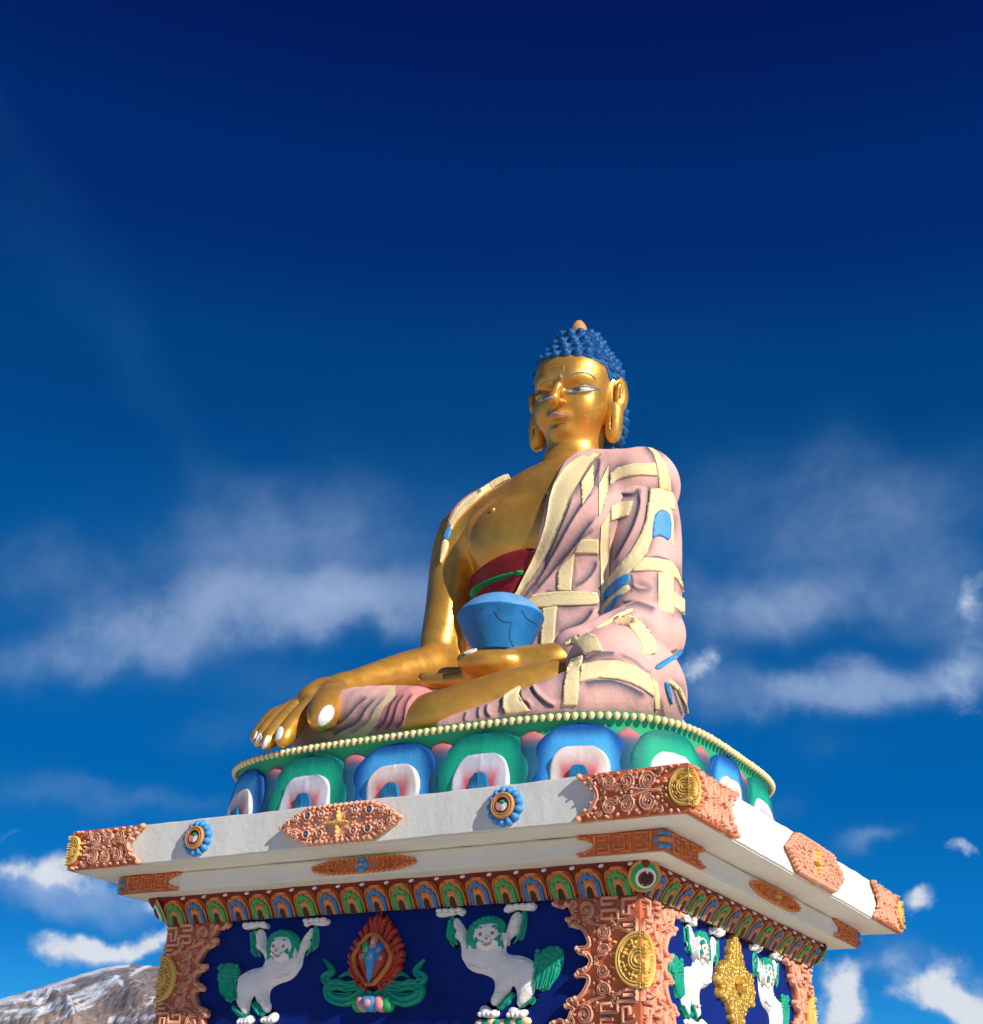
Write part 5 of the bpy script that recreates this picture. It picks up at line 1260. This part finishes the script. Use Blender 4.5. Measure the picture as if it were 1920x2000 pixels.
# side >0 is to the right of the walking direction on the page (y down): that side is tucked and shaded
FT = [([(1010, 330), (960, 480), (900, 620), (850, 740), (810, 840)], 9, .020, .8), ([(1165, 320), (1060, 430), (960, 590), (880, 740), (800, 880), (720, 1000)], 8, .022, .95),
      ([(1175, 480), (1080, 600), (1000, 710), (920, 800), (840, 900), (700, 1060)], 9, .020, .9), ([(1165, 590), (1060, 650), (960, 770), (900, 850)], 8, .014, .7),
      ([(1165, 780), (1140, 860), (1080, 930), (1000, 975)], 9, .016, .8), ([(1150, 1090), (1090, 1180), (1000, 1240), (890, 1285)], 10, .018, .9), ([(1190, 130), (1150, 240), (1135, 300), (1060, 420)], 9, .018, .8),
      ([(640, 1080), (700, 1000), (760, 920)], 6, .012, .8), ([(1140, 140), (1040, 280), (990, 400), (940, 520)], 8, .0, .55), ([(1010, 720), (1020, 850), (1015, 980)], 7, .0, .5), ([(820, 985), (900, 990), (1010, 980)], 9, .0, .7),
      ([(730, 1110), (800, 1100), (900, 1100)], 7, .0, .6), ([(910, 1090), (905, 1180), (895, 1290)], 10, .0, .5), ([(1180, 100), (1170, 330)], 12, .0, .75)]
FA = [([(1220, 330), (1330, 230), (1450, 240), (1540, 240)], 10, .0, .55), ([(1200, 500), (1260, 410), (1320, 360), (1400, 350), (1440, 300)], 9, .022, .95), ([(1430, 320), (1440, 420), (1400, 560), (1330, 700), (1250, 850)], 12, .022, .95),
      ([(1510, 240), (1500, 420), (1470, 600), (1380, 760), (1260, 890)], 8, .028, .6), ([(1260, 520), (1330, 510), (1370, 490)], 6, .0, .6), ([(1480, 700), (1480, 770), (1560, 765), (1660, 800)], 8, .012, .7),
      ([(1560, 30), (1530, 60), (1540, 160)], 14, .0, .8), ([(1250, 150), (1350, 140), (1520, 150)], 10, .0, .5), ([(1370, 930), (1430, 980), (1500, 970), (1400, 930)], 8, .012, .6), ([(1320, 1070), (1400, 1060), (1480, 1080), (1560, 1110)], 11, .012, .7),
      ([(1380, 870), (1400, 930), (1390, 1010)], 9, .0, .7), ([(1550, 870), (1555, 1080)], 8, .0, .4), ([(1670, 870), (1720, 950), (1735, 1020)], 8, .010, .6), ([(1660, 1000), (1662, 1130)], 8, .0, .6), ([(1680, 1110), (1730, 1160)], 8, .0, .6),
      ([(1150, 1250), (1230, 1290), (1270, 1380)], 6, .022, .8), ([(1180, 1290), (1230, 1380)], 6, .0, .7), ([(1290, 1200), (1400, 1260), (1450, 1330), (1460, 1400)], 10, .0, .85), ([(1380, 1390), (1500, 1440), (1620, 1400), (1700, 1370)], 7, .018, .45), ([(1700, 1380), (1640, 1430), (1520, 1480)], 6, .016, .5),
      ([(1240, 920), (1260, 700), (1250, 500), (1245, 330)], 5, .0, .7), ([(1500, 260), (1560, 320), (1640, 330)], 9, .0, .6)]
FK = [([(560, 550), (600, 630), (680, 700), (740, 725)], 7, .030, .95), ([(490, 590), (500, 670), (545, 700), (565, 740)], 6, .030, .95), ([(360, 650), (365, 720), (390, 780)], 6, .026, 1.), ([(255, 705), (250, 760), (280, 800)], 6, .022, 1.), ([(200, 720), (190, 770), (200, 810)], 5, .016, .9), ([(110, 760), (95, 800), (100, 830)], 4, .012, .9),
      ([(960, 370), (930, 420), (920, 520)], 12, .0, .8), ([(920, 560), (1020, 540), (1160, 545), (1300, 600), (1400, 660)], 12, .0, .85), ([(940, 420), (1000, 360), (1100, 340), (1170, 345)], 12, .0, .7), ([(1180, 350), (1300, 400), (1380, 470), (1430, 480)], 5, .018, .5),
      ([(800, 440), (800, 560), (790, 700)], 10, .0, .6), ([(1410, 500), (1440, 640), (1450, 740)], 7, .0, .5), ([(1480, 640), (1500, 740), (1510, 800)], 9, .0, .6), ([(680, 480), (750, 440), (820, 400)], 9, .0, .6), ([(1560, 560), (1600, 680), (1640, 800)], 3, .014, .8), ([(1600, 600), (1640, 700), (1660, 800)], 3, .012, .8), ([(590, 560), (660, 520), (740, 470)], 7, .0, .5)]
ZH = (480, 1140, 2.941)
FR_ = [([(700, 655), (640, 700), (560, 790), (470, 830)], 8, .022, .85), ([(760, 650), (690, 720), (640, 800), (540, 850), (500, 880)], 8, .022, .85), ([(810, 645), (740, 720), (700, 800), (640, 850), (600, 870)], 7, .016, .6),
       ([(880, 635), (830, 700), (800, 790), (740, 850)], 5, .020, .8), ([(915, 632), (870, 690), (840, 790), (800, 845)], 4, .018, .8), ([(965, 628), (920, 690), (900, 790), (860, 840)], 6, .018, .8), ([(1090, 620), (1010, 650), (985, 730), (975, 820)], 5, .0, .25)]
def tintR(V, q, Nn, col):
    A = np.array([(860, 640), (790, 715), (760, 800), (700, 860)], float); B = np.array([(810, 645), (740, 720), (690, 810), (600, 875)], float)
    y = (q[:, 1]-1140)*2.941; xa = np.interp(y, A[:, 1], A[:, 0]); xb = np.interp(y, B[:, 1], B[:, 0]); x = (q[:, 0]-480)*2.941
    k = (x > xb) & (x < xa); col = col.copy(); col[k] = col[k]*.25+CREAM*.75
    k = x > xa; col[k] = col[k]*np.array([.80, .55, .58]); return col
BANDS = [
 [(1170, 85), (1080, 100), (990, 150), (930, 220), (880, 300), (855, 380), (840, 480), (825, 560), (790, 670), (745, 780), (690, 890), (640, 990), (598, 1048), (650, 1055), (720, 940), (780, 850), (830, 760), (880, 660), (920, 560), (950, 490), (985, 400), (1030, 310), (1060, 260), (1110, 180), (1160, 120), (1200, 92)],
 [(1060, 275), (1100, 215), (1138, 160), (1141, 240), (1140, 300), (1100, 370), (1065, 425), (1062, 350)],
 [(1245, 165), (1215, 220), (1178, 290), (1174, 400), (1176, 500), (1200, 470), (1240, 330), (1240, 250)],
 [(1250, 460), (1190, 560), (1184, 700), (1190, 1000), (1196, 1060), (1215, 980), (1242, 935), (1243, 660)],
 [(1012, 740), (1035, 690), (1060, 655), (1110, 650), (1172, 652), (1172, 748), (1100, 744)],
 [(930, 825), (970, 790), (1015, 742), (1003, 860), (992, 990), (905, 987), (908, 860)],
 [(740, 1015), (840, 1000), (900, 994), (1010, 992), (1165, 1000), (1180, 1055), (1165, 1078), (1050, 1085), (900, 1088), (720, 1108), (688, 1078)],
 [(808, 1105), (900, 1090), (890, 1200), (884, 1300), (870, 1400), (790, 1405), (795, 1300), (800, 1200)],
 [(1250, 220), (1300, 180), (1400, 155), (1545, 150), (1560, 235), (1450, 228), (1350, 240), (1290, 265), (1248, 290)],
 [(1490, 46), (1530, 58), (1575, 95), (1612, 160), (1640, 250), (1648, 335), (1570, 320), (1565, 240), (1550, 150), (1530, 90)],
 [(1510, 322), (1570, 318), (1650, 340), (1672, 380), (1672, 460), (1600, 425), (1505, 405)],
 [(1255, 435), (1320, 408), (1400, 400), (1385, 450), (1370, 495), (1300, 515), (1255, 530)],
 [(1500, 410), (1560, 408), (1640, 432), (1662, 520), (1662, 640), (1655, 700), (1645, 640), (1650, 560), (1640, 495), (1610, 462), (1575, 458), (1540, 490), (1527, 560), (1523, 650), (1490, 740), (1420, 820), (1360, 880), (1280, 930), (1205, 1010), (1222, 960), (1245, 900), (1290, 840), (1380, 740), (1450, 620), (1485, 520)],
 [(1440, 800), (1470, 770), (1560, 775), (1650, 795), (1690, 850), (1722, 940), (1730, 1000), (1690, 915), (1640, 880), (1560, 858), (1470, 858), (1390, 862)],
 [(1562, 868), (1662, 878), (1662, 1000), (1662, 1140), (1600, 1120), (1562, 1095)],
 [(1668, 1000), (1735, 1045), (1735, 1150), (1700, 1120), (1668, 1095)],
 [(1310, 1165), (1370, 1148), (1440, 1180), (1510, 1260), (1545, 1330), (1550, 1400), (1490, 1410), (1466, 1400), (1450, 1330), (1410, 1265), (1350, 1205), (1270, 1190)],
 [(950, 1340), (1000, 1300), (1060, 1275), (1120, 1270), (1160, 1290), (1190, 1350), (1202, 1385), (1140, 1390), (1080, 1410), (1060, 1370), (1030, 1340), (990, 1325)],
 [(1150, 1235), (1220, 1190), (1300, 1140), (1400, 1100), (1395, 1122), (1310, 1162), (1230, 1210), (1170, 1244)],
 [(1200, 1085), (1240, 1040), (1330, 965), (1370, 950), (1380, 975), (1340, 1010), (1260, 1060), (1225, 1110), (1205, 1170), (1193, 1120)]]
LBANDS = [[(850, 395), (940, 362), (915, 480), (905, 600), (895, 717), (795, 717), (800, 600), (815, 500)],
 [(925, 430), (1050, 405), (1180, 402), (1300, 440), (1400, 500), (1425, 560), (1436, 655), (1360, 600), (1280, 560), (1180, 530), (1050, 520), (910, 550)],
 [(1425, 520), (1460, 560), (1475, 650), (1470, 748), (1440, 745), (1440, 640)],
 [(375, 650), (430, 610), (495, 580), (485, 640), (520, 700), (562, 754), (470, 772), (393, 777), (368, 720)],
 [(1552, 530), (1625, 595), (1665, 700), (1678, 775), (1650, 700), (1600, 610), (1545, 560)]]
rb = MB()
V5d, c5 = folds(V5, F5, FT, ZA, polys=BANDS); rb.add(V5d, F5, c=c5)
V6d, c6 = folds(V6, F6, FA, ZA, polys=BANDS); rb.add(V6d, F6, c=c6)
V7d, c7 = folds(V7, F7, FK, ZL, polys=LBANDS); rb.add(V7d, F7, c=c7)
V8d, c8 = folds(V8, F8, FR_, ZH, tint=tintR); rb.add(V8d, F8, c=c8)
robe = rb.build('robe', M['vc'], ST, vc=True)
bv_robe = BVHTree.FromPolygons([tuple(v) for v in np.concatenate(rb.V)], [list(f) for f in rb.F])
# ---- painted and raised details laid over the modelled solids
allV = np.concatenate([np.concatenate(bodymb.V), np.concatenate(rb.V)]); nB = sum(len(v) for v in bodymb.V)
bv_all = BVHTree.FromPolygons([tuple(v) for v in allV], [list(f) for f in bodymb.F]+[[i+nB for i in f] for f in rb.F])
def drape(name, pts, Z, mat, t=.012, step=3.0, bv=None, parent=ST, sm=1, it=3, col=None, mbx=None, round_=0., label=None, m=0, rough=0.):
    "a patch cut to an outline and laid on the surface below it, t thick"
    bv = bv or bv_all; P = np.array(pts, float)
    if Z: P = np.stack([Z[0]+P[:, 0]/Z[2], Z[1]+P[:, 1]/Z[2]], 1)
    P = smoothpoly(P, sm); P = resample(np.concatenate([P, P[:1]]), max(1.2, step*.7))[:-1]
    V, T = fill(P, step); o = Vector(CAM); ds, ns = [], []
    for x, y in V:
        d = Vector(ray(x, y)); h, n, i, dist = bv.ray_cast(o, d); ds.append(dist if h is not None else np.nan); ns.append(tuple(n) if h is not None else (0, 0, 0))
    ds = np.array(ds); ns = np.array(ns); md = np.nanmedian(ds); bad = ~(np.abs(ds-md) < .55)
    for k in np.where(bad)[0]:
        g = ~bad; j = np.argmin(((V-V[k])**2).sum(1)+(~g)*1e9); p = o+Vector(ray(*V[k]))*float(ds[j]); c, n, i, _ = bv.find_nearest(p); ds[k] = (p-o).length; ns[k] = tuple(n)
    raw = ds.copy()
    # even out the voxel ripple
    E_ = np.concatenate([T[:, [0, 1]], T[:, [1, 2]], T[:, [2, 0]]]); 
    for _ in range(it):
        sm_ = np.zeros(len(V)); cn = np.zeros(len(V)); np.add.at(sm_, E_[:, 0], ds[E_[:, 1]]); np.add.at(sm_, E_[:, 1], ds[E_[:, 0]]); np.add.at(cn, E_[:, 0], 1); np.add.at(cn, E_[:, 1], 1)
        ds = .5*ds+.5*sm_/np.maximum(cn, 1)
        n3 = np.zeros((len(V), 3)); np.add.at(n3, E_[:, 0], ns[E_[:, 1]]); np.add.at(n3, E_[:, 1], ns[E_[:, 0]]); ns = .4*ns+.6*n3/np.maximum(cn, 1)[:, None]
    ds = np.minimum(ds, raw-.002)
    dirs = np.array([ray(x, y) for x, y in V]); X = CAM+dirs*ds[:, None]; ns /= np.linalg.norm(ns, axis=1)[:, None]+1e-9
    fl = (ns*dirs).sum(1) > 0; ns[fl] *= -1
    e = segdist(V, P); tt_ = t*(1-round_*(1-np.clip(e/(step*1.6), 0, 1)))
    A = X+ns*tt_[:, None]; n = len(P); B = X[:n]-ns[:n]*.03
    T2 = orient_cam(A, T); c = None
    if col is not None: c = col(V) if callable(col) else np.tile(col, (len(V), 1))
    tgt = mbx or MB(); cc = None if c is None else np.concatenate([c, np.tile([.05, .03, .03], (n, 1))])
    nA = len(A); tgt.add(np.concatenate([A, B]), [tuple(f) for f in T2]+[(i, (i+1) % n, nA+(i+1) % n, nA+i) for i in range(n)], m, cc)
    if mbx is None: return tgt.build(name, mat, parent, vc=c is not None, label=label)
def orient_cam(X, T):
    a, b, c = X[T[:, 0]], X[T[:, 1]], X[T[:, 2]]; fl = (np.cross(b-a, c-a)*(CAM-a)).sum(1) < 0; T = T.copy(); T[fl] = T[fl][:, ::-1]; return T
def linepoly(pts, w0, w1=None):
    "a thin tapering stroke as an outline"
    P = crom(pts, 5); t = np.gradient(P, axis=0); t /= np.linalg.norm(t, axis=1)[:, None]; n = np.stack([-t[:, 1], t[:, 0]], 1); s = np.linspace(0, 1, len(P)); w = (w0 if w1 is None else w0+(w1-w0)*s)*np.clip(np.minimum(s, 1-s)*6+.25, 0, 1)
    return np.concatenate([P+n*w[:, None], (P-n*w[:, None])[::-1]])
CR2 = np.array([.93, .74, .40])
for b in BANDS: drape('band', b, ZA, M['vc'], .010, 4.0, bv_robe, robe, sm=0, col=CR2, it=12)
for b in LBANDS: drape('band', b, ZL, M['vc'], .010, 4.0, bv_robe, robe, sm=0, col=CR2, it=12)
# raised hem along the chest edge
hem = linepoly([(1150, 88), (1080, 104), (993, 155), (934, 224), (884, 304), (860, 384), (845, 482), (830, 562), (795, 672), (750, 782), (695, 892), (645, 992), (604, 1048)], 7)
drape('hem', hem, ZA, M['cream'], .024, 2.5, bv_robe, robe, round_=.6, sm=0)
for b, z in (([(1530, 560), (1535, 500), (1570, 460), (1610, 460), (1640, 495), (1650, 560), (1640, 668), (1600, 632), (1560, 627), (1525, 648)], ZA), ([(1196, 1062), (1195, 1020), (1230, 970), (1310, 900), (1370, 872), (1385, 900), (1370, 935), (1290, 990), (1240, 1030)], ZA),
             ([(1345, 1000), (1300, 1050), (1240, 1140), (1182, 1208), (1205, 1140), (1250, 1070), (1300, 1020)], ZA), ([(1722, 1366), (1690, 1398), (1620, 1430), (1530, 1490), (1570, 1507), (1640, 1455), (1700, 1420), (1724, 1400)], ZA), ([(1508, 540), (1540, 560), (1560, 640), (1568, 725), (1540, 670), (1518, 600)], ZL)):
    drape('blue_lining', b, z, M['sky'], .010, 4.0, bv_robe, robe)
# strip of robe seen over the right shoulder
drape('band', [(606, 230), (540, 262), (440, 328), (370, 398), (290, 470), (225, 550), (205, 600), (192, 560), (225, 480), (300, 398), (430, 312), (540, 246)], ZA, M['cream'], .035, 3.5, bv_all, robe, round_=.2, it=25)
drape('blue_lining', [(218, 552), (205, 600), (190, 650), (160, 655), (172, 610), (190, 572)], ZA, M['sky'], .03, 2.5, bv_all, robe, it=12)
drape('band', [(186, 655), (190, 690), (176, 740), (150, 790), (136, 815), (140, 770), (148, 700), (158, 660)], ZA, M['cream'], .040, 2.5, bv_all, robe, round_=.3, it=15)
drape('band', [(432, 318), (424, 340), (335, 396), (262, 462), (215, 535), (196, 575), (186, 560), (205, 500), (245, 440), (300, 390), (370, 345)], ZA, M['pink'], .045, 3.0, bv_all, robe, round_=.3, it=20)
# waist cloth
drape('waist_cloth', [(340, 985), (342, 905), (400, 840), (470, 790), (560, 745), (700, 708), (765, 712), (750, 780), (695, 890), (640, 990), (610, 1060), (480, 1075), (350, 1095)], ZA, M['waist'] if 'waist' in M else M['dkred'], .055, 4.0, bv_all, ST, round_=.5)
sash = MB()
drape('sash', [(358, 1045), (362, 1000), (400, 950), (470, 908), (560, 880), (705, 852), (690, 888), (600, 903), (500, 930), (430, 970), (390, 1015), (376, 1055)], ZA, M['green'], .105, 3.0, bv_all, ST, round_=.6)
drape('sash', [(376, 1040), (392, 1005), (436, 962), (505, 925), (600, 900), (690, 880), (688, 890), (600, 910), (505, 938), (440, 975), (398, 1020), (384, 1050)], ZA, M['green'], .125, 2.0, bv_all, ST, round_=.6, sm=0)
# nails
ZN = (480, 1360, 7.842)
for b in ([(1265, 130), (1320, 150), (1350, 200), (1350, 290), (1300, 380), (1180, 470), (1120, 450), (1095, 380), (1110, 290), (1180, 180)], [(500, 480), (540, 465), (575, 480), (575, 550), (550, 620), (510, 670), (465, 680), (455, 640), (475, 540)],
          [(310, 610), (345, 595), (370, 620), (350, 690), (310, 780), (290, 800), (245, 800), (260, 720)], [(200, 575), (235, 565), (250, 590), (240, 650), (200, 720), (165, 740), (145, 720), (165, 640)], [(185, 520), (172, 580), (140, 650), (118, 662), (135, 590)]):
    drape('nail', b, ZN, M['nail'], .012, 1.5, bv_body, body, round_=.5)
drape('nail', [(1250, 402), (1290, 382), (1335, 376), (1310, 392), (1262, 410)], ZH, M['nail'], .012, 1.5, bv_body, body)
# face paint
ZE = (980, 600, 5.763)
def fline(name, pts, w, mat, t=.006, w1=None): return drape(name, linepoly(pts, w, w1), ZE, mat, t, 1.2, bv_body, body, sm=0)
M['liner'] = paint('grey_blue_liner', (.22, .29, .35), .5, var=.1, bump=.05)
M['lip'] = paint('lip_pink', (.66, .34, .36), .4, var=.08, bump=.05)
fline('eyebrow', [(720, 795), (760, 766), (820, 744), (890, 733), (960, 741), (1010, 764), (1055, 805)], 5, M['liner'], .007)
fline('eyebrow', [(430, 895), (450, 862), (500, 833), (560, 826), (622, 836)], 4, M['liner'], .007)
drape('eye', [(735, 960), (780, 930), (850, 911), (930, 902), (1000, 913), (1060, 930), (980, 943), (900, 955), (800, 957)], ZE, M['eyewhite'], .004, 1.3, bv_body, body)
drape('eye', [(405, 1065), (430, 1040), (480, 1020), (540, 1005), (577, 1000), (572, 1025), (520, 1040), (450, 1056), (415, 1075)], ZE, M['eyewhite'], .004, 1.3, bv_body, body)
drape('iris', [(808, 925), (825, 906), (858, 902), (887, 906), (892, 930), (870, 945), (825, 945)], ZE, M['iris'] if 'iris' in M else M['liner'], .012, 1.2, bv_body, body)
drape('iris', [(452, 1030), (475, 1018), (503, 1013), (500, 1038), (468, 1048)], ZE, M['liner'], .012, 1.2, bv_body, body)
fline('eyelid_line', [(728, 962), (760, 926), (830, 902), (900, 889), (980, 890), (1030, 912), (1112, 932)], 4.2, M['liner'], .006)
fline('eyelid_line', [(870, 868), (940, 860), (1000, 868), (1050, 900), (1105, 928)], 3, M['liner'], .004)
fline('eyelid_line', [(735, 966), (800, 966), (900, 966), (980, 951), (1060, 934)], 2.2, M['liner'], .006)
fline('eyelid_line', [(395, 1066), (420, 1026), (470, 1000), (540, 990), (582, 992)], 4, M['liner'], .006)
fline('eyelid_line', [(410, 1076), (450, 1060), (520, 1045), (572, 1028)], 2, M['liner'], .006)
drape('lip', [(528, 1224), (560, 1190), (600, 1182), (650, 1190), (700, 1208), (752, 1214), (700, 1216), (640, 1212), (580, 1222)], ZE, M['lip'], .008, 1.3, bv_body, body)
drape('lip', [(530, 1240), (580, 1228), (640, 1218), (700, 1221), (745, 1219), (700, 1228), (620, 1236), (560, 1244)], ZE, M['lip'], .010, 1.3, bv_body, body)
crk = MB()
for pts, w in (([(706, 640), (698, 690), (705, 720), (688, 765), (682, 830), (716, 884)], 5), ([(690, 700), (660, 745), (668, 775)], 3), ([(780, 610), (830, 628)], 3), ([(1100, 1100), (1060, 1140), (1010, 1150), (960, 1190)], 3), ([(920, 1210), (960, 1240), (940, 1260)], 4), ([(520, 700), (560, 672), (600, 668)], 3), ([(830, 710), (825, 740)], 3)):
    drape('crack', linepoly(pts, w*.7), ZE, M['yellow'], .004, 1.2, bv_body, body, sm=0)
um = MB(); q = bv_body.ray_cast(Vector(CAM), Vector(ray(980+665/5.763, 600+785/5.763)))[0]; dome(um, Face(tuple(q), (1, 0, 0), (0, 0, 1), (0, -1, 0)), 0, 0, .022, .028, .03, -.005); um.build('urna', M['liner'], body)
for px_, py_ in ((480, 458), (850, 342)):
    q = bv_body.ray_cast(Vector(CAM), Vector(ray(820+px_/3.361, 860+py_/3.361)))[0]; um = MB(); dome(um, Face(tuple(q), (1, 0, 0), (0, 0, 1), (0, -1, 0)), 0, 0, .035, .035, .035, -.008); um.build('nipple', M['gold'], body)
# ================================================================== alms bowl
BC = at(977, 1225, -1.13); bz = at(960, 1284, -1.13)[2]
bowl_o = thing('alms_bowl', 'big blue alms bowl with cracked paint resting on the statue\'s upturned hand', 'bowl', (BC[0], BC[1], bz))
H_ = 1/3.0
prof = [(.0, .0), (.24, .0), (.27, .02), (.325, .14), (.375, .26), (.415, .36), (.425, .385), (.412, .415), (.372, .465), (.31, .522), (.22, .572), (.12, .60), (0, .61)]
prof = crom([(r_, z) for r_, z in prof], 3); seg = 56; V = [(BC[0]+r_*math.cos(2*math.pi*i/seg), -1.13+r_*.96*math.sin(2*math.pi*i/seg), bz+z) for r_, z in prof for i in range(seg)]
Fc = [(j*seg+i, j*seg+(i+1) % seg, (j+1)*seg+(i+1) % seg, (j+1)*seg+i) for j in range(len(prof)-1) for i in range(seg)]
k_ = [i for i, (r_, z) in enumerate(prof) if z > .39]
kk = k_[0]; lower = [f for f in Fc if f[0] < kk*seg]; upper = [f for f in Fc if f[0] >= kk*seg]
V = np.array(V)
mesh('bowl_body', V, lower, M['bowl'] if 'bowl' in M else M['blue'], bowl_o); mesh('bowl_shoulder', V, upper, M['bowl2'] if 'bowl2' in M else M['sky'], bowl_o)
bvb = BVHTree.FromPolygons([tuple(v) for v in V], [list(f) for f in Fc]); ck = MB()
for pts in ([(490, 1120), (520, 1165), (560, 1190), (600, 1195), (590, 1250), (592, 1300), (610, 1340), (625, 1370)], [(670, 1110), (690, 1150), (720, 1180), (760, 1200), (770, 1225)], [(420, 1265), (400, 1310), (398, 1370)], [(370, 1105), (400, 1112), (420, 1100), (400, 1090)]):
    drape('crack', linepoly(pts, 2.0), ZA, M['crack'], .004, 1.5, bvb, bowl_o, sm=0, mbx=ck)
ck.build('crack', M['crack'] if 'crack' in M else M['pearl'], bowl_o)
